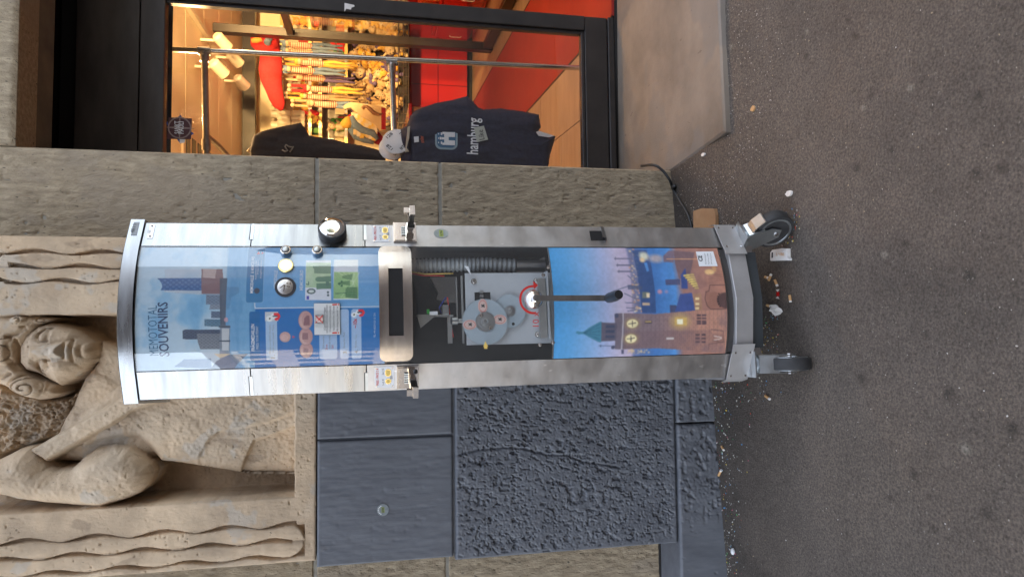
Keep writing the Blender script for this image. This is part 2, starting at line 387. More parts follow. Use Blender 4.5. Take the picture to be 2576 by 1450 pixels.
# a dirty damp strip along the foot of the wall and under the machine
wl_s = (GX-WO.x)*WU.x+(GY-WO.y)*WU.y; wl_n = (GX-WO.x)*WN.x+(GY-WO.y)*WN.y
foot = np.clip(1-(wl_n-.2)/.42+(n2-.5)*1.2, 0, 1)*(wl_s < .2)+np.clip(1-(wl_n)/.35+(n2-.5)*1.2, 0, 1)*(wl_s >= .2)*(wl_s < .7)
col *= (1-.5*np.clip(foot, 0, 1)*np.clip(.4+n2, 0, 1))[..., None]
for (dx, dy, r) in ((2440, 695, .02), (2168, 952, .022), (2390, 985, .021), (2380, 1000, .01), (2545, 1078, .02), (2132, 1342, .012), (2128, 1308, .008), (2150, 90, .016),
                    (2028, 141, .014), (2132, 52, .013), (2244, 376, .013), (2156, 424, .014), (2520, 424, .02), (2455, 436, .018), (2185, 1015, .007), (2060, 760, .008),
                    (2300, 1190, .015), (2350, 1330, .014), (2240, 1250, .012), (2480, 1290, .02), (2275, 610, .012), (2330, 840, .012), (2190, 240, .01), (2460, 240, .02)):
    p = gpt(dx, dy); d = np.hypot((GX-p.x)*1.2, GY-p.y)*(1+.5*(n3-.5)); k = 1-.5*np.clip(1.3-d/r, 0, 1); col *= k[..., None]
for (dx, dy, r) in ((1985, 485, .012), (2030, 80, .009), (1896, 274, .012), (2172, 270, .011), (2290, 222, .012), (1840, 118, .01), (2060, 1470, .01), (2430, 1130, .016), (2225, 640, .012)):
    p = gpt(dx, dy); d = np.hypot((GX-p.x)*1.5, GY-p.y)*(1+.6*(n3-.5)); k = .6*np.clip(1.4-d/r, 0, 1)[..., None]; col = col*(1-k)+k*np.array((.3, .28, .24))
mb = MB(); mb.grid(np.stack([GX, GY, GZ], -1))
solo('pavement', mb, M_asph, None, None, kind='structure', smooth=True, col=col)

# concrete slab in front of the shop door
mb = MB(); n = len(sl); ed = .006
top = [(x, y, zs(x)) for x, y in sl]; cx = sum(p[0] for p in sl)/n; cy = sum(p[1] for p in sl)/n
inn = [(x+(cx-x)*.008, y+(cy-y)*.02, zs(x)) for x, y in sl]; rim = [(x, y, zs(x)-ed) for x, y in sl]; bot = [(x, y, -.05) for x, y in sl]
F = [tuple(range(n))[::-1]]
for i in range(n):
    j = (i+1) % n; F += [(i, j, n+j, n+i)[::-1], (n+i, n+j, 2*n+j, 2*n+i)[::-1]]
mb.add(inn+rim+bot, [tuple(reversed(f)) for f in F])
solo('doorstep_slab', mb, M_slab, None, None, kind='structure')
# ------------------------------------------------------------------ house front: pillars, carved bay, painted plinth
ZJ1 = wpt(797, 480)[1]; ZJ2 = wpt(1107, 480)[1]       # mortar joints of the pillar
S_R = .50; S_M = .165; S_L = -.955                     # right edge of the pillar, pillar/relief, relief/left wall
def rough_block(s0, s1, z0, z1, n=0., depth=.3, step=.006, amp=.004, seed=0, ch=.006, disp=None, pits=.006):
    """a stone with a worked face (wall frame) whose edges are eased"""
    ss = np.linspace(s0, s1, max(2, int((s1-s0)/step))); zz = np.linspace(z0, z1, max(2, int((z1-z0)/step)))
    S, Z = np.meshgrid(ss, zz); e = np.minimum.reduce([S-s0, s1-S, Z-z0, z1-Z])
    h = amp*(fbm(S*75, Z*26, seed, 3)-.5)*1.8+amp*.3*(fbm(S*14, Z*10, seed+4, 3)-.5)
    pit = np.clip((vn(S*110, Z*52, seed+9)-.8)*7, 0, 1)*np.clip((fbm(S*7, Z*5, seed+2)-.38)*5, 0, 1); h -= pit*pits
    if disp is not None: h = h+disp(S, Z)
    edge = np.clip(1-e/ch*(.75+.5*vn(S*30, Z*30, seed+1)), 0, 1)**2*ch
    P = np.stack([S, -(n+h-edge), Z], -1); P[e <= 1e-9, 1] = -(n-ch*1.5)
    mb = MB(); mb.grid(P); ny, nx = S.shape
    ring = [(0, i) for i in range(nx)]+[(j, nx-1) for j in range(1, ny)]+[(ny-1, i) for i in range(nx-2, -1, -1)]+[(j, 0) for j in range(ny-2, 0, -1)]
    o = len(mb.v); V = [P[a] for a in ring]; k = len(V); mb.add(V+[(p[0], -n+depth, p[2]) for p in V], [(i, k+i, k+(i+1) % k, (i+1) % k) for i in range(k)])
    return mb
wall = thing('concrete_pillar', 'combed brown concrete pillar between the shop window and the carved relief', 'pillar', WALL, (S_R, 0, 0))
g = .004
for i, (z0, z1) in enumerate(((-.12, ZJ2-g), (ZJ2+g, ZJ1-g), (ZJ1+g, 3.2))):
    part('block', rough_block(S_M, S_R, z0, z1, 0, .6, .0055, .0026, i*7+1), M_pillar, wall, smooth=40)
mb = MB(); mb.box((S_M+.004, .004, -.1), (S_R-.004, .5, 3.18)); part('mortar', mb, M_mortar, wall)
left = thing('concrete_wall', 'combed brown concrete wall at the far left of the painted plinth', 'wall', WALL, (S_L, 0, 0))
zc = wpt(1690, 1420)[1]
for i, (z0, z1) in enumerate(((zc, ZJ2-.02-g), (ZJ2-.02+g, ZJ1-g), (ZJ1+g, 3.2))):
    part('block', rough_block(-1.7, S_L+.02, z0, z1, 0, .6, .007, .0042, i*7+31), M_pillar, left, smooth=40)
mb = MB(); mb.box((-1.69, .006, -.1), (S_L+.02, .5, 3.18)); part('mortar', mb, M_mortar, left)

# upper storeys of the house: never in the picture, but it throws the shade the pavement lies in
house = thing('house_front', 'tall plain house front above the shop', 'building', WALL, (0, 0, 3.2))
mb = MB(); mb.box((-9, 0, 3.21), (24, 9.5, 25)); part('upper_storey', mb, M_pillar, house)
mb = MB(); mb.box((-9, -.02, -.2), (-1.705, 9, 3.205)); part('ground_storey', mb, M_pillar, house)
mb = MB(); mb.box((4.61, 0, -.2), (24, 9, 3.205)); part('ground_storey', mb, M_pillar, house)

# lintel, soffit and dark gap over the shop front (door plane recessed)
ND = -.61
zl = wpt(41, 175)[1]
lint = thing('lintel', 'pale concrete lintel above the dark shop front', 'lintel', WALL, (S_R, 0, zl))
dz = (wpt(53, 0)[1]-wpt(30, 352)[1])/(wpt(53, 0)[0]-wpt(30, 352)[0])*.6
def lz(s): return wpt(53, 0)[1]+(s-wpt(53, 0)[0])*0
mb = rough_block(S_R+.003, 4.6, zl, 3.2, 0, .16, .012, .003, 77); part('beam', mb, M_pillar, lint, smooth=40)
mb = MB(); mb.box((S_R+.003, .162, zl+.004), (4.6, .3, 3.2)); part('soffit_edge', mb, M_soffit, lint)
# shop front
front = thing('shop_front', 'black framed shop window with warm lit interior beside the concrete pillar', 'shop window', WALL, (S_R, -ND, .08))
def fz(dx, dy=220): return wpt(dx, dy, ND)[1]
Yg = -ND
z_bot, z_r1 = .078, fz(1462, 300); z_t0, z_t1, z_top = fz(417), fz(354), fz(150)
s_in, s_out = wpt(1250, 66, ND)[0], wpt(1250, 30, ND)[0]
mb = MB(); mb.bbox((S_R-.3, Yg-.03, z_bot+.035), (s_out, Yg+.03, z_r1-.018), .003); part('bottom_rail', mb, M_frame, front)
mb = MB(); mb.bbox((S_R-.3, Yg-.04, z_bot), (s_out+.0, Yg+.04, z_bot+.032), .003); part('threshold', mb, M_frame, front)
mb = MB(); mb.bbox((S_R-.3, Yg-.02, z_r1-.018), (s_in, Yg+.02, z_r1), .003); part('glazing_bead', mb, M_frame, front)
mb = MB(); mb.bbox((s_in, Yg-.034, z_r1-.016), (s_out, Yg+.034, z_t0), .003); part('stile', mb, M_frame, front)
mb = MB(); mb.bbox((s_in-.016, Yg-.018, z_r1), (s_in-.002, Yg+.018, z_t0), .003); part('glazing_bead', mb, M_frame, front)
mb = MB(); mb.bbox((S_R-.3, Yg-.03, z_t0), (4.6, Yg+.03, z_t1-.003), .003); part('transom', mb, M_dark, front)
mb = MB(); mb.bbox((S_R-.3, Yg-.026, z_t1+.003), (4.6, Yg+.05, z_top-.07), .002); part('header_panel', mb, M_dark, front)
mb = MB(); mb.box((S_R-.3, Yg+.052, z_t0-.01), (4.6, Yg+.06, z_top-.071)); part('header_blackout', mb, M_void, front)  # added black board, stops shop light leaking through the transom seam
mb = MB(); mb.bbox((S_R-.3, Yg+.0, z_top-.07), (4.6, Yg+.06, z_top), .002); part('header_panel', mb, M_void, front)
mb = MB(); mb.box((S_R-.3, Yg-.003, z_r1+.001), (s_in-.0165, Yg+.003, z_t0-.002)); part('pane', mb, M_glass, front)
mb = MB(); mb.box((S_R-.3, .302, z_top+.3), (4.6, Yg+.06, z_top+.35)); part('gap_blackout', mb, M_void, front)  # black board put in to keep the shaded gap dark
mb = MB(); mb.box((S_R-.3, Yg+.062, z_top-.1), (4.6, Yg+.09, 3.19)); part('gap_blackout', mb, M_void, front)  # added black board, blocks shop light above the header
mb = MB(); mb.box((S_R-.32, .6, -.1), (S_R-.02, 1.2, 2.7)); part('jamb', mb, M_soffit, front)
mb = MB(); mb.box((4.0, .3, -.1), (4.6, 1.2, 2.7)); part('jamb', mb, M_soffit, front)

# ---------------------------------------------------------------- carved relief
NF = .17                                               # face of the relief's frame
Hc = crop(0, 1150, 1.9333); Ic = crop(0, 1500, 1.928); Jc = crop(0, 900, 2.0714)
def PH(*q): return [wpt(*Hc(x, y), NF) for x, y in q]
def PI_(*q): return [wpt(*Ic(x, y), NF) for x, y in q]
zb = wpt(796, 1200, NF)[1]; zt = 2.62
st = .0027
ss = np.arange(S_L+.003, S_M, st); zz = np.arange(zb+.002, zt, st)
S, Z = np.meshgrid(ss, zz)
wob = .004*(fbm(S*25, Z*25, 41)-.5)
h = np.zeros(S.shape)
# niche
sl_ = np.interp(0, [0, 1], [0, 1]); nl = PI_((0, 958), (1000, 926), (2215, 866)); s_nl = float(np.mean([p[0] for p in nl])); z_nb = PI_((2222, 500))[0][1]
s_nr = PH((450, 148))[0][0]
dn = np.minimum.reduce([S-s_nl, s_nr-S, Z-z_nb]) + wob
base = np.full(S.shape, -.2)
rough_reg = sdpoly(S, Z, PH((-300, 600), (-50, 740), (120, 780), (260, 815), (400, 800), (560, 670), (470, 860), (350, 1110), (100, 1190), (-300, 1330)))
rk = fbm(S*38, Z*38, 51, 3)
base = base+np.where(rough_reg > -.01, sstep(-.01, .015, rough_reg)*(.09+.05*(np.round(rk*7)/7-.5)+.02*(vn(S*120, Z*120, 5)-.5)), 0)
fig = base.copy()
def dome(P, top, r, lift=0., pw=.5):
    d = sdpoly(S, Z, P)+wob*.6; t = np.clip(d/r, 0, 1)
    return np.where(d > 0, -.125+top*(.35+.65*np.sqrt(1-(1-t)**2)), -9)
def put(P, top, r):
    global fig
    fig = np.maximum(fig, dome(P, top, r))
# shoulder and chest
put(PH((690, 350), (660, 520), (560, 640), (470, 850), (400, 960), (345, 1090), (300, 1290), (900, 1300), (1400, 1200), (1400, 380), (900, 420), (760, 370)), .058, .05)
put(PH((560, 640), (640, 560), (760, 575), (860, 640), (940, 620), (1000, 900), (700, 1000), (520, 905), (470, 850)), .07, .06)
put(PH((470, 900), (600, 880), (700, 960), (560, 1100), (380, 1090)), .07, .04)
# lower torso
body = PI_((560, 520), (690, 470), (830, 438), (1000, 432), (1090, 520), (1170, 606), (1330, 622), (1500, 650), (1830, 706), (2300, 712), (2300, -330), (1397, -330), (1000, -100), (700, 100), (500, 250))
put(body, .088, .045)
d1 = sdpoly(S, Z, PI_((1470, 570), (1540, 450), (1630, 368), (2000, 300), (2300, 190), (2300, 900), (1470, 900)))
d2 = sdpoly(S, Z, PI_((1790, 680), (1850, 530), (1895, 435), (2030, 400), (2225, 325), (2225, 900), (1790, 900)))
inb = sdpoly(S, Z, body) > .004
fig += inb*(-.009*sstep(-.006, .006, d1)-.02*sstep(-.004, .005, d2))
# diagonal band and bent arm
put(PH((190, 1180), (340, 1092), (600, 945), (930, 752), (1300, 540), (1400, 700), (1160, 830), (1000, 890), (830, 1003), (560, 1150), (335, 1280)), .124, .016)
arm = PI_((-300, 700), (-100, 600), (0, 555), (90, 505), (190, 488), (270, 530), (330, 592), (355, 622), (420, 645), (520, 632), (590, 560), (690, 492), (820, 466), (960, 482), (1060, 548),
          (1120, 610), (1146, 670), (1105, 770), (1045, 832), (930, 882), (820, 918), (742, 941), (600, 937), (300, 911), (100, 886), (0, 856), (-300, 800))
put(arm, .165, .075)
d3 = sdpoly(S, Z, PI_((470, 640), (560, 560), (690, 470), (830, 440), (900, 520), (760, 590), (640, 630))); fig -= np.where(sdpoly(S, Z, arm) > 0, .035*sstep(0, .04, d3), 0)
# head: hair mass, face
hair = PH((-300, 90), (60, 140), (200, 150), (390, 172), (330, 205), (250, 232), (180, 330), (120, 420), (105, 520), (160, 585), (290, 640), (400, 688), (405, 760), (330, 800), (240, 808), (110, 765), (-20, 700), (-300, 660))
put(hair, .118, .03)
face = PH((95, 400), (150, 305), (245, 232), (330, 210), (430, 222), (540, 258), (620, 305), (680, 358), (696, 420), (672, 500), (600, 582), (520, 640), (418, 697), (330, 655), (250, 612), (150, 582), (100, 520))
put(face, .142, .075)
def add(P, a, r): 
    global fig
    d = sdpoly(S, Z, P); fig += a*sstep(0, r, d)
def blob(q, rx, ry, a, pw=1.):                         # bump (crop units)
    global fig
    (s0, z0), (s1, z1), (s2, z2) = PH(q, (q[0]+rx, q[1]), (q[0], q[1]+ry))
    rr = np.hypot((Z-z0)/abs(z1-z0), (S-s0)/abs(s2-s0)); fig += a*np.clip(1-rr**2, 0, 1)**pw; return rr
def groove(q, a, w):
    global fig
    d = sdline(S, Z, PH(*q)); fig -= a*np.exp(-(d/w)**2)
add(PH((225, 250), (385, 245), (400, 300), (385, 350), (300, 368), (225, 350)), -.016, .02)          # eye sockets
add(PH((225, 470), (300, 478), (390, 490), (400, 545), (350, 600), (250, 580), (205, 520)), -.016, .02)
add(PH((225, 382), (300, 388), (440, 362), (492, 352), (486, 420), (492, 484), (440, 482), (300, 470), (225, 466)), .02, .014)   # brow bridge and nose
add(PH((400, 400), (478, 372), (482, 474), (400, 455)), .014, .014)
blob((322, 312), 42, 40, .017, .7); blob((322, 528), 42, 40, .017, .7)
groove([(385, 255), (320, 258), (275, 295), (272, 335), (310, 360), (370, 352)], .014, .0035)
groove([(385, 490), (320, 486), (275, 510), (266, 550), (290, 590), (320, 605)], .014, .0035)
groove([(360, 262), (318, 270), (290, 305), (300, 345)], .007, .0025); groove([(360, 500), (310, 505), (285, 540), (310, 575)], .007, .0025)
add(PH((486, 350), (500, 360), (508, 420), (500, 488), (480, 486), (476, 420)), -.02, .006)          # shade under the nose
blob((523, 425), 22, 75, .012, .8); blob((575, 425), 24, 55, .013, .8); groove([(548, 345), (544, 390), (549, 425), (546, 470), (550, 500)], .012, .0035)
blob((650, 425), 45, 60, .014); groove([(603, 390), (606, 460)], .006, .005)
blob((470, 290), 120, 60, .01); blob((470, 560), 120, 60, .012)
# curls
for (cxy, rx, ry, turns, ph, lift) in (((190, 706), 150, 92, 1.9, .2, .03), ((10, 430), 92, 98, 1.7, 2., .035), ((125, 190), 58, 44, 1.1, 4., .028), ((300, 190), 70, 28, .8, 1., .016), ((-150, 300), 110, 90, 1.6, 3., .03)):
    (s0, z0), (s1, z1), (s2, z2) = PH(cxy, (cxy[0]+rx, cxy[1]), (cxy[0], cxy[1]+ry)); A, B = (Z-z0)/abs(z1-z0), (S-s0)/abs(s2-s0)
    rr = np.hypot(A, B); an = np.arctan2(B, A); m = rr < 1
    fig += np.where(m, lift*np.sqrt(np.clip(1-rr**2, 0, 1)), 0)
    w = np.abs(((rr*turns*1.25-(an+ph)/(2*PI)) % 1)-.5)
    fig -= np.where((rr < .98) & (rr > .12), .017*np.exp(-(w/.1)**2), 0)
groove([(60, 330), (70, 430), (62, 520), (105, 575), (200, 605), (290, 650)], .014, .005)
groove([(100, 340), (108, 430), (100, 520), (150, 580), (240, 606), (330, 660)], .02, .004)
groove([(40, 690), (100, 640), (180, 612), (260, 640), (300, 700)], .016, .005)
groove([(-60, 690), (-20, 640), (60, 600)], .014, .006); groove([(40, 320), (110, 300), (170, 250)], .015, .006); groove([(150, 240), (230, 190), (330, 172)], .012, .005)
fig += .006*(fbm(S*30, Z*30, 21)-.5)+.003*(vn(S*110, Z*110, 3)-.5)
h = np.where(dn > 0, np.minimum(fig, .06)*sstep(0, .006, dn), 0.)
# wavy fluted mouldings at both sides
def fluted(sa, sb, zlo, zhi):
    global h
    mid, w = (sa+sb)/2, abs(sb-sa)/2; per = .205
    def wave(k, side): return .0065*np.sin(2*PI*Z/per+k*2.1)*1.0+side*(.0055+.003*np.sin(2*PI*Z/per+k*1.3+1.))
    u = S-mid; out = np.maximum(np.abs(u)-w, np.maximum(zlo-Z, Z-zhi))
    # distance from the rounded-end tube
    zc_ = np.clip(Z, zlo+w, zhi-w); rd = np.hypot(u, Z-zc_)-w
    cut = np.zeros(S.shape)
    for k, e in ((0, -w), (1, 0), (2, w)):
        lo_, hi_ = e+wave(k, -1), e+wave(k, 1); gap = np.minimum(u-lo_, hi_-u)
        if k == 1: gap = np.where((Z > zlo+w*.75) & (Z < zhi-w*.75), gap, -1)
        else: gap = np.where((Z > zlo+w*.5) & (Z < zhi-w*.5), gap, -1)
        cut = np.minimum(cut, np.where(gap > 0, -.024*sstep(0, .003, gap), 0))
    endp = (rd > 0) & (np.abs(u) < w) & ((Z < zlo+w) | (Z > zhi-w)) & (Z > zlo) & (Z < zhi)
    cut = np.where(endp, -.024*sstep(0, .004, rd), cut)
    tube = np.where(rd < 0, .011*np.sqrt(np.clip(1-((np.abs(u)-w/2)/(w/2))**2, 0, 1))-.002, 0)
    h = h+tube+cut
fl = [PI_((0, 1213), (2290, 1045)), PI_((0, 1455), (2290, 1282))]
sa_, sb_ = [float(np.mean([p[0] for p in q])) for q in fl]; fluted(sb_, sa_, PI_((2292, 1160))[0][1], 2.56)
fr_ = [wpt(*Jc(400, 178), NF)[0], wpt(*Jc(400, 410), NF)[0]]; fluted(fr_[1], fr_[0], zb+.06, wpt(-8, 670, NF)[1])
h += .0022*(fbm(S*45, Z*45, 61)-.5)+.0018*(fbm(S*200, Z*60, 66, 2)-.5)-.005*np.clip((vn(S*130, Z*130, 71)-.87)*12, 0, 1)*np.clip((fbm(S*9, Z*9, 73)-.45)*6, 0, 1)
e = np.minimum.reduce([S-ss[0], ss[-1]-S, Z-zz[0]]); h -= .004*np.clip(1-e/.004, 0, 1)
P = np.stack([S, -(NF+h), Z], -1)
m1 = fbm(S*4, Z*4, 81); m2 = fbm(S*17, Z*17, 83); m3 = fbm(S*2.2, Z*1.3, 87)
col = np.array((.52, .415, .3))*(.78+.44*m2)[..., None]
k = np.clip((m1-.52)*6, 0, 1)[..., None]; col = col*(1-.5*k)+.5*k*np.array((.55, .49, .4))
k = np.clip((m3-.5)*5, 0, 1)[..., None]; col = col*(1-.45*k)+.45*k*np.array((.44, .335, .23))
k = (np.clip((rough_reg+.01)/.03, 0, 1)*np.clip((rk-.3)*2.5, 0, 1)*(dn > 0))[..., None]; col = col*(1-.55*k)+.55*k*np.array((.17, .12, .075))
relief = thing('carved_relief', 'weathered beige stone relief of a curly haired head and bent arm', 'stone relief', WALL, (S_L, -NF, zb))
inn = (S > s_nl-.012) & (S < s_nr+.012) & (Z > z_nb-.012)
mb = MB(); mb.grid(P); part('carved_panel', mb, M_lime, relief, smooth=True, col=col)
mb = MB(); mb.box((ss[0], -NF+.005, zz[0]), (ss[-1], .1, zz[0]+.003)); mb.box((ss[0], -NF+.005, zz[0]+.004), (ss[0]+.003, .1, zt)); mb.box((ss[-1]-.003, -NF+.005, zz[0]+.004), (ss[-1], .1, zt))
part('return', mb, M_pillar, relief)

# ---------------------------------------------------------------- painted plinth
NP = .19
Fc = crop(1200, 1500, 1.5153)
def PF(*q): return [wpt(*Fc(x, y), NP) for x, y in q]
zj = wpt(1142, 1200, NP)[1]; zk = wpt(1702, 1200, NP)[1]; zpt = zb-.004
sj = float(np.mean([p[0] for p in PF((60, 335), (838, 298))])); spl = wpt(797, 1427, NP)[0]; spl2 = wpt(1400, 1388, NP)[0]
plinth = thing('painted_plinth', 'blue grey painted stone plinth under the carved relief', 'plinth', WALL, (spl, -NP, 0))
def smoothish(S, Z): return .0008*(fbm(S*170, Z*10, 91, 2)-.5)*2
part('smooth_block', rough_block(spl, sj-.003, zj+.003, zpt, NP, .3, .0045, .0012, 201, .006, smoothish, .0012), M_paint, plinth, smooth=True)
part('smooth_block', rough_block(sj+.003, S_M-.01, zj+.003, zpt, NP, .3, .0045, .0012, 207, .006, smoothish, .0012), M_paint, plinth, smooth=True)
def rocky(S, Z):
    a = fbm(S*62, Z*46, 95, 3); b = fbm(S*120, Z*90, 97, 2); dens = .55+.9*(fbm(S*5, Z*6, 99)-.5)
    v = -.0075*np.clip((a-.625-.08*(1-dens))*12, 0, 1)-.0045*np.clip((b-.63-.05*(1-dens))*12, 0, 1)+.0015*(fbm(S*30, Z*26, 96, 2)-.5)+.006*(fbm(S*8, Z*10, 93)-.5)+.003*(fbm(S*160, Z*160, 98, 2)-.5)
    cr = sdline(S, Z, PF((880, 420), (1010, 385), (1160, 372), (1280, 378), (1420, 415), (1540, 418), (1640, 458), (1690, 462), (1850, 490)))
    v -= .007*np.exp(-((cr+.004*(vn(S*60, Z*60, 3)-.5))/.004)**2)
    e = np.minimum.reduce([S-spl2, Z-zk, zj-Z]); return v*sstep(.0, .03, e)
part('rough_block', rough_block(spl2, S_M-.01, zk+.002, zj-.004, NP+.006, .3, .0026, .0012, 211, .009, rocky), M_paint, plinth, smooth=True)
mb = MB(); mb.box((spl+.01, -NP+.012, zk-.01), (S_M-.012, .1, zpt-.005)); part('joint_filling', mb, M_paint, plinth)
sk = wpt(1740, 1064, NP+.02)[0]
def rocky2(S, Z): return (-.006*np.clip((fbm(S*55, Z*50, 195, 3)-.56)*9, 0, 1)+.004*(fbm(S*100, Z*100, 198, 2)-.5))*sstep(-.95, -.8, S)
part('skirt_stone', rough_block(sk+.0025, S_M-.01, -.15, zk-.002, NP+.018, .3, .0035, .001, 221, .007, rocky2), M_paint, plinth, smooth=True)
part('skirt_stone', rough_block(-1.7, sk-.0025, -.2, zk-.002, NP+.018, .25, .0035, .001, 223, .007, rocky2), M_paint, plinth, smooth=True)
mb = MB(); mb.box((-1.7, -.02, zk), (spl, .2, zc-.004)); part('slot_lining', mb, M_void, plinth)
# round worn stickers
def round_sticker(name, c, r, fn, label, frame, base):
    e = thing(name, label, 'sticker', frame, base)
    a = MB(); a.prism([fn(c[0]+r*math.cos(t), c[1]+r*.98*math.sin(t), .0008) for t in np.linspace(0, 2*PI, 25)[:-1]], Vector(fn(0, 0, .0016))-Vector(fn(0, 0, .0008)))
    part('backing', a, mat('sticker_film', (.2, .23, .25), (.3, .33, .34), (60, 60, 60), .35), e)
    a = MB(); a.prism([fn(c[0]+r*x, c[1]+r*y, .0018) for x, y in ((-.45, .2), (.5, .25), (.5, -.25), (-.45, -.3))], Vector(fn(0, 0, .002))-Vector(fn(0, 0, .0018)))
    part('print', a, mat('sticker_green', (.28, .33, .12), rough=.4), e)
    a = MB(); lettering(a, 'ULTRA', lambda x, y: fn(x, y, .0026), (c[0]-.4*r, c[1]-.18*r), (c[0]+.42*r, c[1]-.12*r), .3*r, True); part('letters', a, M_ink, e)
    a = MB()
    for t in np.linspace(.15, .85, 7): a.prism([fn(c[0]+r*.72*math.cos(PI*t)+q*.07*r, c[1]+r*.72*math.sin(PI*t)+w*.1*r, .0018) for q, w in ((-1, -1), (1, -1), (1, 1), (-1, 1))], Vector(fn(0, 0, .002))-Vector(fn(0, 0, .0018)))
    part('letters', a, M_white, e)
cst = wpt(963, 1281, NP)
round_sticker('round_sticker', cst, .021, lambda s, z, o: (s, -(NP+.001+o), z), 'small worn round sticker with green centre on the painted plinth', WALL, (cst[0], -NP, cst[1]))
# ------------------------------------------------------------------ the street behind the photographer: houses and a tree that the metal and the panes mirror
def house_across(name, label, x0, x1, y0, depth, hgt, m, floors, cols, roof):
    b = thing(name, label, 'building', WORLD, ((x0+x1)/2, y0, 0))
    a = MB(); fh = hgt/floors; cw = (x1-x0)/cols
    # the front is built round its window openings: piers and bands
    for j in range(floors):
        zb_ = j*fh; a.box((x0, y0-.3, zb_), (x1, y0, zb_+fh*.3)); a.box((x0, y0-.3, zb_+fh*.82), (x1, y0, zb_+fh))
        for i in range(cols+1):
            xa = x0+i*cw-(.22*cw if i else 0); xb = x0+i*cw+(.22*cw if i < cols else 0); a.box((xa, y0-.3, zb_+fh*.3), (xb, y0, zb_+fh*.82))
    a.box((x0, y0-depth, 0), (x1, y0-.35, hgt)); part('wall', a, m, b, kind='stuff')
    fr0 = pn0 = None
    for j in range(floors):
        for i in range(cols):
            xa, xb, za, zb_ = x0+(i+.22)*cw, x0+(i+.78)*cw, (j+.3)*fh, (j+.82)*fh
            a = MB(); a.box((xa, y0-.2, za), (xb, y0-.12, za+.08)); a.box((xa, y0-.2, zb_-.08), (xb, y0-.12, zb_)); a.box((xa, y0-.2, za+.08), (xa+.08, y0-.12, zb_-.08)); a.box((xb-.08, y0-.2, za+.08), (xb, y0-.12, zb_-.08))
            w = part('window', a, M_roof, b); a = MB(); a.box((xa+.08, y0-.18, za+.08), (xb-.08, y0-.16, zb_-.08)); part('pane', a, M_winp, w)
    a = MB(); a.prism([(x0-.2, y0+.25, hgt), (x0-.2, y0-depth, hgt), (x0-.2, y0-depth/2, hgt+2.2)], (x1-x0+.4, 0, 0)); part('roof', a, roof, b)
M_fac1 = mat('sunlit_tan_plaster', (.36, .26, .17), (.44, .33, .23), (.6, .6, .6), .85)
M_cream = mat('sunlit_cream_plaster', (.6, .5, .37), (.68, .57, .43), (.6, .6, .6), .85)
M_fac2 = mat('dark_brown_brick', (.075, .052, .042), (.1, .07, .055), (1.2, 1.2, 1.2), .85)  # even dark brick tone, keeps its mirror image weak
M_winp = mat('dark_window_pane', (.02, .024, .03), rough=.08)
M_roof = mat('dark_roof_tiles', (.1, .055, .045), (.14, .08, .06), (2, 2, 2), .8)
house_across('town_house', 'brown brick town house across the street with white windows', -7.2, 8.6, -15, 9, 11.5, M_fac2, 4, 7, M_roof)
house_across('town_house', 'taller dark brick town house across the street at the corner', 8.9, 19.6, -15.2, 9, 10.4, M_fac2, 4, 5, M_roof)
house_across('town_house', 'cream sunlit house set back beyond the open corner', -44, -13, -30, 9, 8, M_cream, 3, 11, M_roof)
house_across('town_house', 'cream sunlit house farther along the street behind the tree', 52, 76, -19, 9, 8.5, M_cream, 3, 8, M_roof)
tree = thing('street_tree', 'broad green street tree at the corner across the street', 'tree', WORLD, (40, -12, 0))
a = MB(); a.tube([(40, -12, -.1), (40.1, -12, 1.4), (40, -12.1, 3.2)], [.28, .2, .15]); 
for k in range(6):
    t = k*1.05; a.tube([(40, -12.1, 2.6+.1*k), (40+1.1*math.cos(t), -12.1+1.1*math.sin(t), 4), (40+2*math.cos(t), -12.1+2*math.sin(t), 5+.3*(k % 3))], [.1, .06, .02], 6)
part('trunk', a, M_brown, tree)
a = MB()
for k in range(2600):
    v = Vector(rng.normal(size=3)).normalized()*(rng.random()**.4); c = Vector((40+v.x*3, -12.1+v.y*3, 5+v.z*2.4)); q = Vector(rng.normal(size=3)).normalized(); w = q.orthogonal()*.2; u = q.cross(w).normalized()*.14
    a.add([c-w, c-u, c+w, c+u], [(0, 1, 2, 3)])
part('crown', a, mat('green_leaves', (.05, .1, .02), (.1, .16, .03), (3, 3, 3), .6), tree, kind='stuff')

# ================================================================== the souvenir machine
MW, MF = .2375, .165                                   # half widths: whole body, curved front
RC = (MF**2+.035**2)/(2*.035); SLP = .037/(MW-MF)
mroot_l = Vector((-.0286, 1.951, 0)); MYAW, MROLL = rad(8.3), -.0097
MACH = Matrix.Translation(mroot_l) @ Matrix.Rotation(MYAW, 4, 'Z') @ Matrix.Rotation(MROLL, 4, 'Y'); MINV = MACH.inverted(); MROT = MINV.to_3x3()
def prof(x):
    ax = abs(x); return RC-math.sqrt(RC*RC-ax*ax) if ax <= MF else .035+(ax-MF)*SLP
def sf(x, z, o=0.):                                    # a point o in front of the machine's front
    ax = min(abs(x), MF); k = (ax/math.sqrt(RC*RC-ax*ax)) if abs(x) <= MF else SLP
    n = math.hypot(1, k); return Vector((x+(k/n)*o*(1 if x > 0 else -1), prof(x)-o/n, z))
def spot(dx, dy, o=0.):                                # photograph -> (x, z) on the machine's front
    r = MROT @ ray(dx, dy); c = MINV @ CAM; y = .02; x = 0.
    for _ in range(40):
        t = (y-c.y)/r.y; p = c+r*t; q = sf(p.x, p.z, o); y += (q.y-y)*.6
        x = p.x
    return (x, p.z)
def mpl(dx, dy, y):                                    # on an upright plane y inside the machine
    r = MROT @ ray(dx, dy); c = MINV @ CAM; t = (y-c.y)/r.y; p = c+r*t; return Vector((p.x, y, p.z))
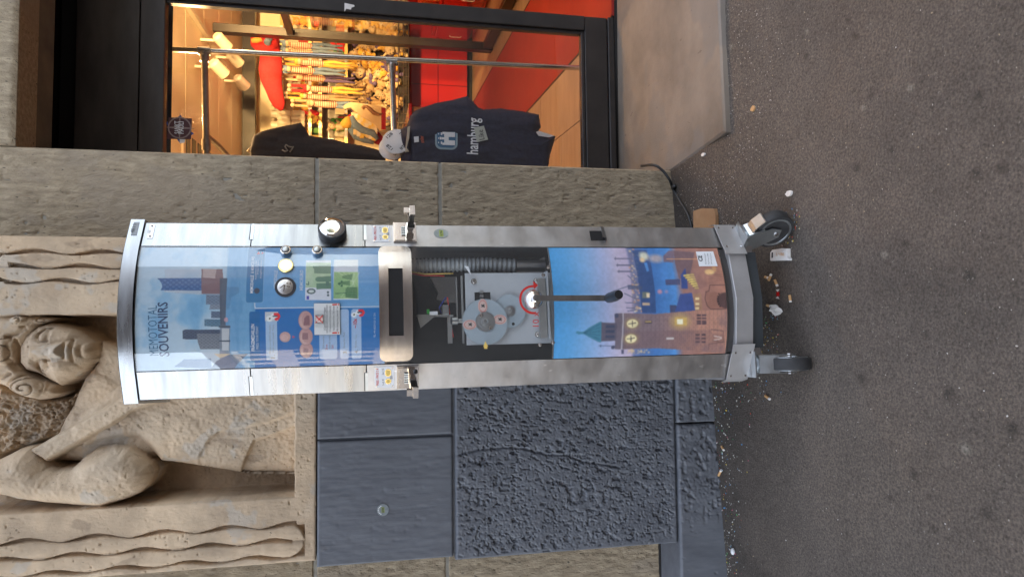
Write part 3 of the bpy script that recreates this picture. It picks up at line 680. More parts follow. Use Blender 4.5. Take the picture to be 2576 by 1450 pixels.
cA, cB, cC, cD, cE, cG, cL, cN = crop(440, 760, 1.7258), crop(950, 760, 1.7255), crop(1400, 760, 1.726), crop(2100, 760, 1.96), crop(2700, 700, 1.6117), crop(1750, 1000, 3.4533), crop(950, 940, 5.5767), crop(1180, 1150, 4.394)
mach = thing('souvenir_machine', 'tall wheeled aluminium souvenir medal machine with blue curved front', 'vending machine', MACH, (0, 0, 0))
Zc0, Zc1 = 1.893, 1.931
def sheet(mb, xs, z0, z1, o0, o1):                     # closed slab following the front, from offset o0 to o1
    n = len(xs); V = [sf(x, z, o) for o in (o1, o0) for z in (z0, z1) for x in xs]; F = []
    I = lambda o, z, i: (o*2+z)*n+i
    for i in range(n-1):
        F += [(I(0, 0, i), I(0, 0, i+1), I(0, 1, i+1), I(0, 1, i)), (I(1, 0, i), I(1, 1, i), I(1, 1, i+1), I(1, 0, i+1)),
              (I(0, 0, i), I(1, 0, i), I(1, 0, i+1), I(0, 0, i+1)), (I(0, 1, i), I(0, 1, i+1), I(1, 1, i+1), I(1, 1, i))]
    F += [(I(0, 0, 0), I(0, 1, 0), I(1, 1, 0), I(1, 0, 0)), (I(0, 0, n-1), I(1, 0, n-1), I(1, 1, n-1), I(0, 1, n-1))]
    mb.add(V, F); return mb
LS = lambda a, b, n: [a+(b-a)*i/(n-1) for i in range(n)]
# cap
xs = [-MW-.006]+LS(-MW+.004, MW-.004, 33)+[MW+.006]; a = MB(); n = len(xs)
pr = [sf(x, 0, .007) for x in xs]; ol = [(p.x, p.y) for p in pr]+[(MW+.009, .37), (-MW-.009, .37)]
def extr(mb, ol, z0, z1, ch=.0):
    k = len(ol)
    if not ch: return mb.prism([(x, y, z0) for x, y in ol], (0, 0, z1-z0))
    cx = sum(p[0] for p in ol)/k; cy = .2
    tp = [(x*(1-ch/.25), y+(cy-y)*ch/.2, z1) for x, y in ol]; md = [(x, y, z1-ch) for x, y in ol]; bt = [(x, y, z0) for x, y in ol]
    mb.add(bt+md+tp, [tuple(range(k))[::-1], tuple(range(2*k, 3*k))]+[(i, (i+1) % k, k+(i+1) % k, k+i) for i in range(k)]+[(k+i, k+(i+1) % k, 2*k+(i+1) % k, 2*k+i) for i in range(k)]); return mb
extr(a, ol, Zc0+.0015, Zc1, .002); cap = part('cap', a, M_alu, mach, smooth=30)
# body: sides, back, floor, lining
zb0 = .2
a = MB(); a.box((-MW, .074, zb0), (-MW+.003, .36, Zc0)); a.box((MW-.003, .074, zb0), (MW, .36, Zc0)); a.box((-MW+.003, .357, zb0), (MW-.003, .36, Zc0)); a.box((-MW+.003, .06, zb0), (MW-.003, .357, zb0+.003))
part('body', a, M_alud, mach)
a = MB(); a.box((-MF-.008, .05, zb0+.01), (-MF-.005, .24, Zc0-.002)); a.box((MF+.005, .05, zb0+.01), (MF+.008, .24, Zc0-.002)); a.box((-MF-.004, .232, zb0+.01), (MF+.004, .236, Zc0-.002)); part('lining', a, M_inner, mach)
# side panels in three lengths with hinge gaps
seams = {}
for sg in (-1, 1):
    zsA = spot(*((632, 965) if sg < 0 else (634, 585)))[1]; zsB = spot(*((922, 955) if sg < 0 else (918, 590)))[1]; seams[sg] = (zsA, zsB)
    x0, x1 = sg*(MF+.002), sg*MW; xs = sorted([x0, x1])
    for (z0, z1, m) in ((zb0+.002, zsB-.0015, M_alud), (zsB+.0015, zsA-.0015, M_alu), (zsA+.0015, Zc0-.001, M_alu)):
        a = MB(); sheet(a, xs, z0, z1, -.004, 0); pnl = part('side_panel', a, m, mach)
    for zq in (zsA, zsB):
        a = MB(); f0, f1 = (.28, .985); q = sorted([x0+(x1-x0)*f0, x0+(x1-x0)*f1]); sheet(a, q, zq-.0045, zq+.0035, -.002, .0016); part('hinge', a, M_zinc, mach)
        a = MB(); sheet(a, q, zq+.0036, zq+.0062, -.001, .0006); part('hinge_gap', a, M_black, mach)
# number plates
def plate(par, name, c1, c2, o, t, m, sg=1):
    (xa, za), (xb, zb_) = spot(*c1), spot(*c2); xs = sorted((xa, xb)); zs_ = sorted((za, zb_)); a = MB(); sheet(a, LS(xs[0], xs[1], 4), zs_[0], zs_[1], o, o+t); return part(name, a, m, par), xs, zs_
def fsurf(o): return lambda x, z: sf(x, z, o)
M_tag = mat('grey_label', (.3, .32, .34), rough=.4); M_tag2 = mat('bright_label', (.62, .6, .58), rough=.3, metal=.8)
p, xs, zs_ = plate(cap, 'number_plate', cA(128, 285), cA(186, 198), .0072, .001, M_tag); a = MB()
lettering(a, '4811', fsurf(.0086), (xs[0]+.007, zs_[0]+.0065), (xs[1]-.007, zs_[0]+.0055), .011); part('number', a, M_ink, cap)
p, xs, zs_ = plate(mach, 'number_plate', cA(232, 294), cA(288, 204), .0004, .0012, M_tag2); a = MB()
lettering(a, '4811', fsurf(.0018), (xs[0]+.014, zs_[0]+.0065), (xs[1]-.012, zs_[0]+.0055), .0095); part('number', a, M_ink, p)
a = MB()
for q in (xs[0]+.005, xs[1]-.005): a.lathe(sf(q, (zs_[0]+zs_[1])/2, .0016), (0, -1, 0), [(.003, 0), (.0025, .0012)], 10)
part('screw', a, M_steel, p, kind='stuff')

# ---------------------------------------------------------------- the printed panels
class Print:
    def __init__(s, x0, x1, z0, z1, st):
        s.x = np.arange(x0, x1+1e-9, st); s.z = np.arange(z0, z1+1e-9, st); s.X, s.Z = np.meshgrid(s.x, s.z); s.c = np.zeros(s.X.shape+(3,))
    def pts(s, cr, q): return [spot(*cr(*p)) for p in q]
    def fill(s, m, c, al=1.): m = (m*al)[..., None]; s.c = s.c*(1-m)+m*np.asarray(c, float)
    def poly(s, cr, q, c, al=1., soft=.0008):
        d = sdpoly(s.X, s.Z, s.pts(cr, q)); s.fill(np.clip(d/soft+.5, 0, 1), c, al); return d
    def rect(s, cr, x0, y0, x1, y1, c, al=1.): return s.poly(cr, [(x0, y0), (x1, y0), (x1, y1), (x0, y1)], c, al)
    def ell(s, cr, x, y, rx, ry, c, al=1., soft=.12):
        p = s.pts(cr, [(x, y), (x+rx, y), (x, y+ry)]); r = np.hypot((s.Z-p[0][1])/abs(p[1][1]-p[0][1]), (s.X-p[0][0])/abs(p[2][0]-p[0][0])); s.fill(np.clip((1-r)/soft+.5, 0, 1), c, al); return r
    def line(s, cr, q, w, c, al=1.): d = sdline(s.X, s.Z, s.pts(cr, q)); s.fill(np.clip((w-d)/.0006+.5, 0, 1), c, al)
    def vgrad(s, stops):                               # stops: (z, colour)
        st_ = sorted(stops); zz_ = [q[0] for q in st_]
        for k in range(3): s.c[..., k] = np.interp(s.Z, zz_, [q[1][k] for q in st_])
    def build(s, o, t=.0015):
        P = np.array([[tuple(sf(x, z, o)) for x in s.x] for z in s.z]); mb = MB(); mb.grid(P); return mb, lin(s.c)
ztop, zmid = Zc0-.0015, spot(957, 760)[1]
zlow1, zlow0 = spot(1396, 760)[1], spot(1826, 740)[1]
U = Print(-MF+.0005, MF-.0005, zmid-.01, ztop, .00145)
n1 = fbm(U.X*7, U.Z*11, 301, 5); n2 = fbm(U.X*30, U.Z*30, 305, 4); n3 = fbm(U.X*160, U.Z*160, 309, 2)
zz0 = lambda dx: spot(dx, 750)[1]
U.vgrad([(zz0(340), (96, 146, 186)), (zz0(430), (104, 158, 198)), (zz0(520), (150, 184, 206)), (zz0(565), (170, 190, 205)), (zz0(570), (106, 150, 186)), (zz0(640), (108, 156, 192)), (zz0(960), (74, 130, 180))])
sky_m = sstep(zz0(560), zz0(545), U.Z)
U.fill(np.clip((n1-.42)*4.5+(n2-.5)*1.2, 0, 1)*sky_m, (196, 208, 216), .75); U.fill(np.clip((.4-n1)*5, 0, 1)*sky_m, (60, 122, 172), .7)
wat = sstep(zz0(560), zz0(568), U.Z)*sstep(zz0(645), zz0(640), U.Z); U.fill(wat*np.clip((fbm(U.X*18, U.Z*120, 311)-.4)*3, 0, 1), (78, 128, 170), .5)
# skyline, with reflected roofs painted in at the left edge
def speck(d, c, sx, sz, th, al): U.fill((d > 0)*((np.sin(U.X*sx)*np.sin(U.Z*sz)) > th), c, al)
U.poly(cA, [(350, 500), (352, 562), (590, 562), (600, 500)], (168, 176, 190), .6); d = U.poly(cA, [(345, 640), (348, 655), (610, 672), (610, 640)], (196, 200, 206), .75); speck(d, (110, 120, 140), 900, 900, .1, .5)
d = U.poly(cA, [(298, 561), (318, 580), (331, 603), (332, 622), (322, 642), (598, 645), (604, 560)], (60, 84, 124)); speck(d, (96, 120, 158), 520, 430, .25, .6)
d = U.poly(cA, [(598, 498), (598, 668), (722, 668), (745, 560), (740, 498)], (112, 88, 92)); U.poly(cA, [(610, 500), (606, 556), (690, 562), (700, 500)], (176, 156, 152), .8)
for (q, c) in (([(628, 672), (628, 738), (735, 738), (735, 672)], (104, 118, 136)), ([(655, 738), (652, 772), (735, 772), (735, 738)], (122, 132, 146)), ([(664, 785), (664, 830), (735, 830), (735, 785)], (86, 100, 120)),
               ([(617, 838), (617, 885), (735, 890), (735, 838)], (84, 112, 132)), ([(486, 908), (470, 915), (470, 970), (490, 974), (735, 974), (735, 908)], (62, 72, 90)), ([(566, 936), (572, 990), (590, 1042), (745, 1040), (742, 936)], (104, 110, 120))):
    d = U.poly(cA, q, c); speck(d, tuple(v*.7 for v in c), 800, 620, .2, .6)
U.poly(cA, [(722, 560), (726, 900), (762, 900), (772, 560)], (66, 72, 84), .9); U.poly(cA, [(722, 880), (722, 1150), (792, 1150), (792, 880)], (110, 118, 130), .8); U.poly(cA, [(736, 900), (736, 1050), (782, 1050), (785, 900)], (206, 206, 206), .8)
for y in (888, 985): U.rect(cA, 715, y-4, 792, y+5, (52, 60, 72))
U.ell(cA, 764, 842, 14, 16, (196, 150, 156), .8); U.poly(cA, [(770, 620), (762, 660), (765, 770), (785, 770), (800, 690), (850, 660), (850, 620)], (70, 100, 130), .35)
U.poly(cA, [(412, 1162), (480, 1108), (662, 1104), (668, 1172)], (72, 96, 128), .9); U.poly(cA, [(660, 1172), (700, 1120), (780, 1078), (912, 1072), (850, 1130), (820, 1172)], (64, 82, 106), .9); U.poly(cA, [(682, 1072), (720, 1100), (745, 1094), (800, 1072)], (214, 188, 150), .8)  # reflection of roofs across the street, painted into the print
# lower half of the print
d1 = U.poly(cB, [(78, 300), (78, 757), (930, 757), (930, 300)], (104, 152, 196)); U.fill((d1 > 0)*np.clip((n1-.4)*3, 0, 1), (84, 136, 184), .5)
U.poly(cB, [(80, 764), (80, 1200), (935, 1200), (935, 764)], (40, 98, 158)); U.fill((sdpoly(U.X, U.Z, U.pts(cB, [(80, 764), (80, 1200), (935, 1200), (935, 764)])) > 0)*np.clip((n1-.35)*3, 0, 1), (28, 78, 138), .6)
U.line(cB, [(930, 752), (80, 764), (76, 728)], .0016, (190, 205, 220)); 
def rbox(cr, x0, y0, x1, y1, c, al=1., r=.006):
    p = U.pts(cr, [(x0, y0), (x1, y1)]); cx, cz = (p[0][0]+p[1][0])/2, (p[0][1]+p[1][1])/2; hx, hz = abs(p[0][0]-p[1][0])/2, abs(p[0][1]-p[1][1])/2
    q = np.hypot(np.maximum(np.abs(U.X-cx)-hx+r, 0), np.maximum(np.abs(U.Z-cz)-hz+r, 0))-r; U.fill(np.clip(-q/.0008+.5, 0, 1), c, al)
rbox(cB, 36, 335, 134, 728, (150, 180, 205), .5); rbox(cB, 39, 338, 131, 725, (58, 108, 150)); rbox(cB, 40, 786, 118, 1120, (36, 88, 138)); U.ell(cB, 91, 646, 19, 19, (58, 62, 74))
rbox(cB, 150, 788, 233, 1112, (176, 198, 222), .92, .002); U.rect(cB, 146, 788, 234, 850, (202, 206, 208))
for (y0, x0, x1) in ((1105, 510, 634), (1105, 650, 715), (1105, 728, 798)): rbox(cB, x0, 770, x1, y0, (168, 192, 222), .95)
for (x, y, k) in ((190, 826, 1.), (760, 800, .85)):
    U.ell(cB, x-14, y+8, 22*k, 20*k, (242, 242, 240)); U.ell(cB, x+14, y-8, 20*k, 18*k, (240, 240, 240)); U.ell(cB, x-12, y+7, 6, 6, (60, 50, 40)); U.ell(cB, x+15, y-8, 5, 5, (60, 50, 50))
    U.line(cB, [(x+12, y-8), (x+46, y-10)], .0016, (30, 40, 60)); U.line(cB, [(x+22, y-22), (x+44, y-22), (x+52, y-8), (x+42, y+10), (x+30, y+12)], .0032, (206, 50, 56)); U.poly(cB, [(x+34, y-2), (x+34, y+26), (x+18, y+12)], (206, 50, 56))
U.rect(cB, 188, 846, 226, 866, (220, 170, 60), .0)
U.ell(cB, 282, 958, 40, 38, (70, 80, 110), .4); r = U.ell(cB, 282, 958, 37, 35, (190, 152, 146)); U.ell(cB, 278, 962, 24, 22, (206, 172, 166), .8); U.poly(cB, [(332, 948), (352, 958), (332, 968)], (196, 70, 80), .8)
for (x, y, rx, ry) in ((425, 1046, 44, 52), (422, 955, 45, 58), (420, 845, 47, 63)):
    U.ell(cB, x, y, rx+2, ry+2, (96, 72, 84), .6); U.ell(cB, x, y, rx, ry, (188, 148, 142)); U.ell(cB, x-6, y+8, rx*.75, ry*.75, (204, 168, 160), .7); U.ell(cB, x+10, y-4, rx*.78, ry*.8, (170, 128, 126), .6)
U.poly(cB, [(405, 880), (412, 830), (430, 812), (446, 815), (448, 880)], (112, 78, 84), .85); U.poly(cB, [(398, 975), (398, 930), (438, 930), (436, 975)], (122, 90, 96), .8); U.poly(cB, [(404, 1060), (410, 1035), (440, 1040), (436, 1062)], (122, 90, 96), .7)
# bank note specimens
n1_ = [(418, 708), (592, 710), (590, 440), (424, 440)]
U.poly(cB, n1_, (224, 226, 234)); U.poly(cB, [(420, 625), (592, 625), (590, 455), (424, 455)], (176, 196, 164)); U.fill((sdpoly(U.X, U.Z, U.pts(cB, [(420, 625), (592, 625), (590, 455), (424, 455)])) > 0)*np.clip((n2-.45)*4, 0, 1), (150, 178, 140), .6)
for q in ([(590, 470), (468, 476), (468, 490), (478, 500), (478, 528), (590, 530)], [(592, 545), (500, 552), (486, 562), (486, 575), (500, 585), (592, 585)], [(592, 592), (494, 596), (494, 636), (592, 632)]): U.poly(cB, q, (86, 116, 96), .95)
U.rect(cB, 422, 628, 590, 640, (206, 212, 206), .0); r = U.ell(cB, 458, 649, 30, 19, (70, 84, 84)); U.ell(cB, 458, 649, 19, 9.5, (214, 220, 216)); U.rect(cB, 427, 680, 444, 704, (66, 66, 150)); U.ell(cB, 572, 656, 8, 8, (70, 84, 90)); U.ell(cB, 572, 676, 8, 8, (70, 84, 90))
U.rect(cB, 556, 585, 580, 612, (84, 110, 96)); U.line(cB, [(424, 600), (440, 605), (440, 585)], .0012, (60, 90, 80))
d = U.poly(cB, [(607, 706), (777, 706), (774, 436), (612, 436)], (214, 220, 226)); d = U.poly(cB, [(608, 698), (776, 698), (774, 518), (612, 518)], (158, 190, 134)); U.fill((d > 0)*np.clip((n2-.4)*5, 0, 1), (122, 158, 108), .6)
for k in range(9): U.line(cB, [(745, 590), (640+18*k, 690 if k % 2 else 520)], .0009, (198, 216, 176), .6)
for q in ([(770, 700), (690, 690), (690, 640), (700, 620), (770, 620)], [(720, 610), (640, 600), (640, 590), (720, 575)], [(730, 575), (668, 560), (668, 545), (740, 530)]): U.poly(cB, q, (70, 104, 72), .7)
for k in range(6): U.line(cB, [(692, 690-12*k), (760, 688-12*k)], .0009, (60, 92, 66), .8)
U.ell(cB, 648, 598, 10, 9, (60, 96, 70)); U.ell(cB, 664, 612, 8, 8, (60, 96, 70)); U.ell(cB, 664, 585, 8, 8, (60, 96, 70)); U.rect(cB, 748, 672, 770, 694, (80, 110, 84), .8); U.line(cB, [(622, 665), (690, 660)], .001, (70, 100, 80))
U.c = 255*np.clip(U.c/255, 0, 1)**.78; gq_ = U.c.mean(-1, keepdims=True); U.c = np.clip(gq_+(U.c-gq_)*1.25, 0, 255)*(1+.04*(n3-.5))[..., None]
mb, cc = U.build(-.0016); poster = part('printed_panel', mb, M_print, mach, smooth=True, col=cc)
# lettering on the upper print
def txt(par, cr, s, q0, q1, h, m, o=-.0012, bold=False, fn=None):
    a = MB(); lettering(a, s, fn or fsurf(o), spot(*cr(*q0)), spot(*cr(*q1)), h, bold); return part('lettering', a, m, par)
M_teal = mat('teal_print', (.05, .16, .28), rough=.4); M_lt = mat('pale_print', (.62, .7, .8), rough=.4)
txt(poster, cA, 'MEMOTOTAL', (309, 1082), (297, 745), .0225, M_teal); txt(poster, cA, 'SOUVENIRS', (382, 1088), (369, 722), .0245, M_navyp, bold=True)
txt(poster, cA, 'PRÄGEMEDAILLEN', (957, 1052), (955, 872), .0085, M_white, bold=True); txt(poster, cA, 'PRESS YOUR PENNY', (984, 1040), (981, 884), .0068, M_lt)
txt(poster, cL, 'MEMODAILLE', (212, 1135), (226, 745), .0078, M_white, bold=True); txt(poster, cL, '& MEMOEURO', (228, 700), (248, 330), .0078, M_lt, bold=True)
txt(poster, cL, 'MEMODAILLE', (736, 1026), (745, 640), .0092, M_lt, bold=True); txt(poster, cL, 'MEMOEURO', (1300, 1075), (1308, 630), .0092, M_lt, bold=True)
txt(poster, cL, 'Auswahltaste drücken', (285, 840), (292, 420), .004, M_lt); txt(poster, cL, 'Press button', (330, 720), (336, 420), .004, M_lt); txt(poster, cL, 'Ausgabe unten', (395, 820), (402, 430), .004, M_lt)
a = MB(); 
for q in ((cL(295, 285), cL(375, 285), cL(336, 228)), (cL(402, 240), cL(455, 262), cL(402, 282))):
    a.prism([sf(*spot(*p), -.0012) for p in q], (0, -.0004, 0))
part('arrow', a, M_red, poster)
txt(poster, cB, 'Münze auswählen. Kurbeln.', (186, 1070), (184, 872), .004, M_tag); txt(poster, cB, 'Pick your motif. Turn.', (208, 1060), (206, 872), .004, M_tag); txt(poster, cB, '1.', (214, 1102), (213, 1078), .011, M_tag, bold=True)
txt(poster, cN, 'Geld einwerfen', (380, 925), (380, 705), .005, M_tag); txt(poster, cN, 'Insert the money', (485, 925), (485, 705), .005, M_tag); txt(poster, cN, '2x', (435, 950), (435, 850), .005, M_red); txt(poster, cN, '5ct!', (540, 920), (540, 865), .006, M_red)
txt(poster, cN, 'Einwerfen. Push', (736, 915), (734, 645), .005, M_tag); txt(poster, cN, 'Kurbeln. Turn', (935, 905), (940, 690), .005, M_tag); txt(poster, cN, '3.', (764, 1012), (762, 950), .0095, M_tag, bold=True); txt(poster, cN, '4.', (960, 1005), (960, 945), .0095, M_tag, bold=True)
txt(poster, cN, '~10x', (942, 572), (942, 408), .011, M_red, bold=True); txt(poster, cN, 'TEL.+49 (0)2013 25 13 12-0', (1262, 735), (1260, 315), .0052, M_lt)
# lower print
Lw = Print(-MF+.0005, MF-.0005, zlow0, zlow1+.004, .00145)
n1 = fbm(Lw.X*9, Lw.Z*9, 401, 4); n2 = fbm(Lw.X*40, Lw.Z*40, 405, 4); n3 = fbm(Lw.X*150, Lw.Z*150, 409, 2); z_ = lambda zx: spot(*cD(zx, 800))[1]
Lw.vgrad([(z_(110), (46, 140, 216)), (z_(250), (66, 148, 216)), (z_(400), (108, 160, 216)), (z_(520), (150, 166, 212)), (z_(640), (186, 172, 200)), (z_(720), (180, 160, 190)), (z_(745), (84, 100, 150)), (z_(900), (44, 100, 180)), (z_(1060), (58, 126, 206)), (z_(1120), (150, 100, 90)), (z_(1450), (176, 108, 84))])
gl = lambda zx, y, r, c, al=.9: Lw.ell(cD, zx, y, r, r*.9, c, al, .8)
for (y, h0) in ((490, 585), (540, 602), (588, 612)): Lw.rect(cD, h0, y-4, 720, y+4, (70, 72, 100)); Lw.rect(cD, h0+8, y-14, h0+12, y+14, (80, 80, 110))
for (x0, y0, x1, y1) in ((690, 620, 760, 680), (582, 738, 720, 690), (665, 755, 760, 800), (672, 825, 780, 830), (680, 865, 770, 868), (690, 890, 770, 880)): Lw.line(cD, [(x0, y0), (x1, y1)], .0013, (74, 84, 116))
for k in range(90):
    y = rng.uniform(420, 905); x = 735+(y-420)*.06+rng.normal()*16; gl(x, y, rng.uniform(3, 9), [(250, 210, 130), (255, 236, 190), (240, 150, 90)][k % 3], .85)
Lw.poly(cD, [(690, 440), (720, 880), (780, 900), (760, 600), (728, 440)], (110, 92, 106), .4); Lw.poly(cD, [(722, 425), (760, 600), (790, 830), (800, 905), (905, 905), (900, 760), (860, 500), (830, 425)], (36, 60, 112), .85)
Lw.poly(cD, [(812, 520), (838, 520), (852, 585), (835, 590)], (58, 120, 200)); gl(812, 470, 34, (250, 240, 190), .8); gl(800, 500, 20, (250, 200, 130), .9); Lw.ell(cD, 905, 490, 55, 30, (250, 190, 150), .6, .9); gl(935, 742, 18, (240, 130, 130), .7); gl(985, 742, 14, (200, 130, 150), .5); Lw.rect(cD, 800, 745, 850, 790, (130, 130, 90), .7); Lw.rect(cD, 832, 752, 858, 786, (240, 210, 160)); Lw.rect(cD, 802, 826, 858, 846, (240, 190, 130), .8); Lw.poly(cD, [(690, 690), (690, 725), (800, 725), (800, 700)], (60, 70, 100), .8)
Lw.poly(cD, [(1010, 845), (1015, 905), (1090, 905), (1060, 845)], (52, 58, 92)); Lw.poly(cD, [(976, 650), (980, 692), (1090, 690), (1090, 645)], (58, 64, 104)); Lw.poly(cD, [(960, 470), (965, 515), (1040, 520), (1040, 430), (1000, 430)], (110, 84, 96), .9)
Lw.poly(cD, [(1040, 430), (1050, 520), (1080, 640), (1160, 640), (1200, 440)], (110, 80, 84)); Lw.poly(cD, [(1095, 615), (1100, 720), (1150, 720), (1130, 560)], (40, 60, 128)); Lw.poly(cD, [(1050, 895), (1090, 760), (1180, 750), (1205, 885), (1120, 895)], (46, 66, 134)); 
for k in range(7): Lw.line(cD, [(1122+14*k, 620+16*k), (1190+6*k, 612+17*k)], .0032, (236, 200, 96)); Lw.line(cD, [(1122+14*k, 628+16*k), (1190+6*k, 620+17*k)], .001, (110, 80, 50))
Lw.poly(cD, [(1060, 640), (1095, 720), (1230, 720), (1300, 700), (1270, 640), (1180, 570), (1160, 620), (1230, 690), (1150, 730), (1090, 740)], (140, 92, 84), .4)
Lw.poly(cD, [(1186, 760), (1205, 885), (1260, 882), (1250, 752)], (164, 112, 80)); 
for y in (795, 835, 868): Lw.rect(cD, 1206, y-9, 1236, y+9, (246, 212, 140))
Lw.poly(cD, [(1285, 745), (1280, 790), (1300, 850), (1325, 876), (1450, 874), (1445, 745)], (150, 92, 74)); Lw.line(cD, [(1440, 872), (1325, 876), (1298, 850), (1280, 795), (1288, 742), (1310, 738), (1318, 690), (1440, 692)], .0014, (90, 56, 52)); Lw.ell(cD, 1450, 808, 78, 62, (72, 48, 46))
Lw.ell(cD, 1315, 592, 36, 22, (246, 190, 110), .9, .4); Lw.ell(cD, 1350, 560, 16, 30, (230, 160, 90), .7, .4); Lw.rect(cD, 985, 489, 1225, 496, (226, 150, 96)); 
for k in range(5): Lw.line(cD, [(1310, 610+16*k), (1420, 612+16*k)], .001, (120, 74, 64), .7)
# clock tower
tw = Lw.poly(cD, [(592, 1178), (600, 908), (660, 905), (900, 912), (1200, 886), (1460, 876), (1440, 1215), (1190, 1190), (900, 1172), (650, 1182)], (120, 98, 104))
Lw.fill((tw > 0)*sstep(z_(850), z_(1250), Lw.Z), (196, 126, 98), .95); Lw.fill((tw > 0)*np.clip((n2-.42)*3, 0, 1), (84, 66, 74), .5); Lw.poly(cD, [(592, 1178), (594, 1050), (1330, 1030), (1335, 1060), (1420, 1065), (1440, 1215), (1190, 1190), (900, 1172)], (96, 66, 70), .32)
brk = (tw > 0)*((np.abs((Lw.Z/.0065) % 1-.5) < .08) | (np.abs((Lw.X/.013+np.floor(Lw.Z/.0065)*.5) % 1-.5) < .05)); Lw.fill(brk*1., (80, 58, 60), .4)
Lw.poly(cD, [(590, 1180), (588, 912), (604, 906), (664, 905), (655, 1182)], (96, 84, 96)); Lw.line(cD, [(655, 910), (640, 1180)], .0022, (170, 160, 168))
Lw.poly(cD, [(484, 1122), (482, 972), (506, 978), (608, 980), (600, 1115)], (78, 72, 88)); 
for y in (1008, 1045, 1085): Lw.rect(cD, 520, y-11, 588, y+11, (48, 56, 80))
Lw.poly(cD, [(292, 1056), (300, 1042), (330, 1048), (352, 1046), (400, 1012), (470, 974), (488, 968), (484, 1128), (466, 1126), (400, 1092), (350, 1064), (312, 1066)], (46, 112, 140)); 
for y in (990, 1015, 1045, 1075, 1105): Lw.line(cD, [(350, 1055), (475, y)], .0008, (30, 80, 110))
Lw.rect(cD, 466, 1152, 600, 1156, (52, 70, 106)); Lw.rect(cD, 478, 1146, 486, 1164, (52, 70, 106)); Lw.ell(cD, 604, 925, 16, 18, (58, 62, 88)); Lw.ell(cD, 576, 1166, 14, 14, (58, 62, 88))
for (x, y) in ((725, 985), (714, 1100)):
    Lw.ell(cD, x, y, 62, 48, (200, 160, 90), .35, .6); Lw.ell(cD, x, y, 47, 36, (150, 120, 70)); Lw.ell(cD, x, y, 43, 33, (240, 222, 158)); Lw.line(cD, [(x-30, y+2), (x, y), (x+26, y-6)], .0011, (50, 44, 40)); Lw.line(cD, [(x, y-20), (x, y+22)], .001, (50, 44, 40))
Lw.ell(cD, 1092, 968, 70, 56, (220, 176, 80), .6, .9); Lw.rect(cD, 1050, 938, 1142, 1000, (206, 160, 70)); Lw.rect(cD, 1066, 950, 1112, 990, (255, 246, 200)); Lw.rect(cD, 818, 962, 876, 984, (64, 54, 62)); Lw.rect(cD, 822, 966, 870, 974, (220, 176, 80)); Lw.rect(cD, 985, 1092, 1042, 1106, (206, 196, 190))
for (xq, ys) in ((1222, (922, 945, 968, 984)), (1262, (922, 945, 968, 984)), (1212, (1070, 1098, 1125)), (1258, (1070, 1098, 1125))):
    for y in ys: Lw.rect(cD, xq-4, y-7, xq+28, y+7, (70, 50, 58))
Lw.line(cD, [(1330, 1030), (1420, 1040), (1420, 1130), (1350, 1115)], .0016, (110, 72, 66)); Lw.line(cD, [(1350, 1080), (1405, 1090), (1405, 1100), (1350, 1110)], .0014, (226, 200, 186)); Lw.line(cD, [(1310, 1180), (1310, 1140), (1430, 1125)], .0016, (110, 72, 66))
Lw.rect(cD, 640, 1184, 660, 1215, (60, 60, 90)); 
for k in range(22): gl(rng.uniform(690, 850), rng.uniform(1186, 1212), rng.uniform(4, 9), (230, 190, 120), .7)
e = np.minimum(Lw.X+MF, MF-Lw.X); lum = Lw.c.mean(-1, keepdims=True); Lw.c = lum+(Lw.c-lum)*.9; Lw.c = 255*np.clip(Lw.c/255, 0, 1)**.84; Lw.c = (Lw.c*.92+.08*np.array((226, 222, 224)))*(1+.10*(n3-.5)+.16*(n2-.5)*sstep(z_(650), z_(760), Lw.Z))[..., None]
for _ in range(2): Lw.c[1:-1, 1:-1] = (Lw.c[1:-1, 1:-1]*2+Lw.c[:-2, 1:-1]+Lw.c[2:, 1:-1]+Lw.c[1:-1, :-2]+Lw.c[1:-1, 2:])/6     # the print is a soft photograph
mb, cc = Lw.build(.001); lowp = part('printed_panel', mb, M_print, mach, smooth=True, col=cc)
a = MB(); sheet(a, LS(-MF+.0005, MF-.0005, 25), zlow1+.0045, zlow1+.007, -.003, .0018); sheet(a, LS(-MF+.0005, MF-.0005, 25), zlow0-.0025, zlow0-.0005, -.003, .0018); part('panel_edge', a, M_alu, lowp, kind='stuff')
a = MB(); p0, p1 = spot(*cD(1372, 812)), spot(*cD(1372, 782)); V = 'BRÜCKE'
for i, chh in enumerate(V):
    t = -.62+i*.25; cx, cz = spot(*cD(1448, 805)); rr = .027
    c0 = (cx+rr*1.1*math.sin(t)-.0026*math.cos(t), cz+rr*math.cos(t)+.0026*math.sin(t)); c1 = (c0[0]+.0052*math.cos(t), c0[1]-.0052*math.sin(t)); lettering(a, chh, fsurf(.0013), c0, c1, .0058, True)
part('lettering', a, M_ink, lowp)
ce = MB(); q = [spot(*cD(*p)) for p in ((1210, 438), (1236, 550), (1376, 548), (1342, 436))]; ce.prism([sf(x, z, .0022) for x, z in q], (0, .0008, 0)); cep = part('rating_plate', ce, M_white, mach)
txt(cep, cD, 'CE', (1262, 512), (1254, 468), .014, M_ink, .0026, True); 
for i, s in enumerate(('Memototal GmbH', 'Typ Press 2000', '230 V 50 Hz 60 W')): txt(cep, cD, s, (1290+22*i, 535), (1280+22*i, 452), .0034, M_ink, .0026)
# ---------------------------------------------------------------- clear curved front and what is fixed to it
a = MB(); sheet(a, LS(-MF+.0003, MF-.0003, 45), zlow1+.0075, Zc0-.0005, -.0006, .002); part('acrylic_front', a, M_acryl, mach, smooth=30)
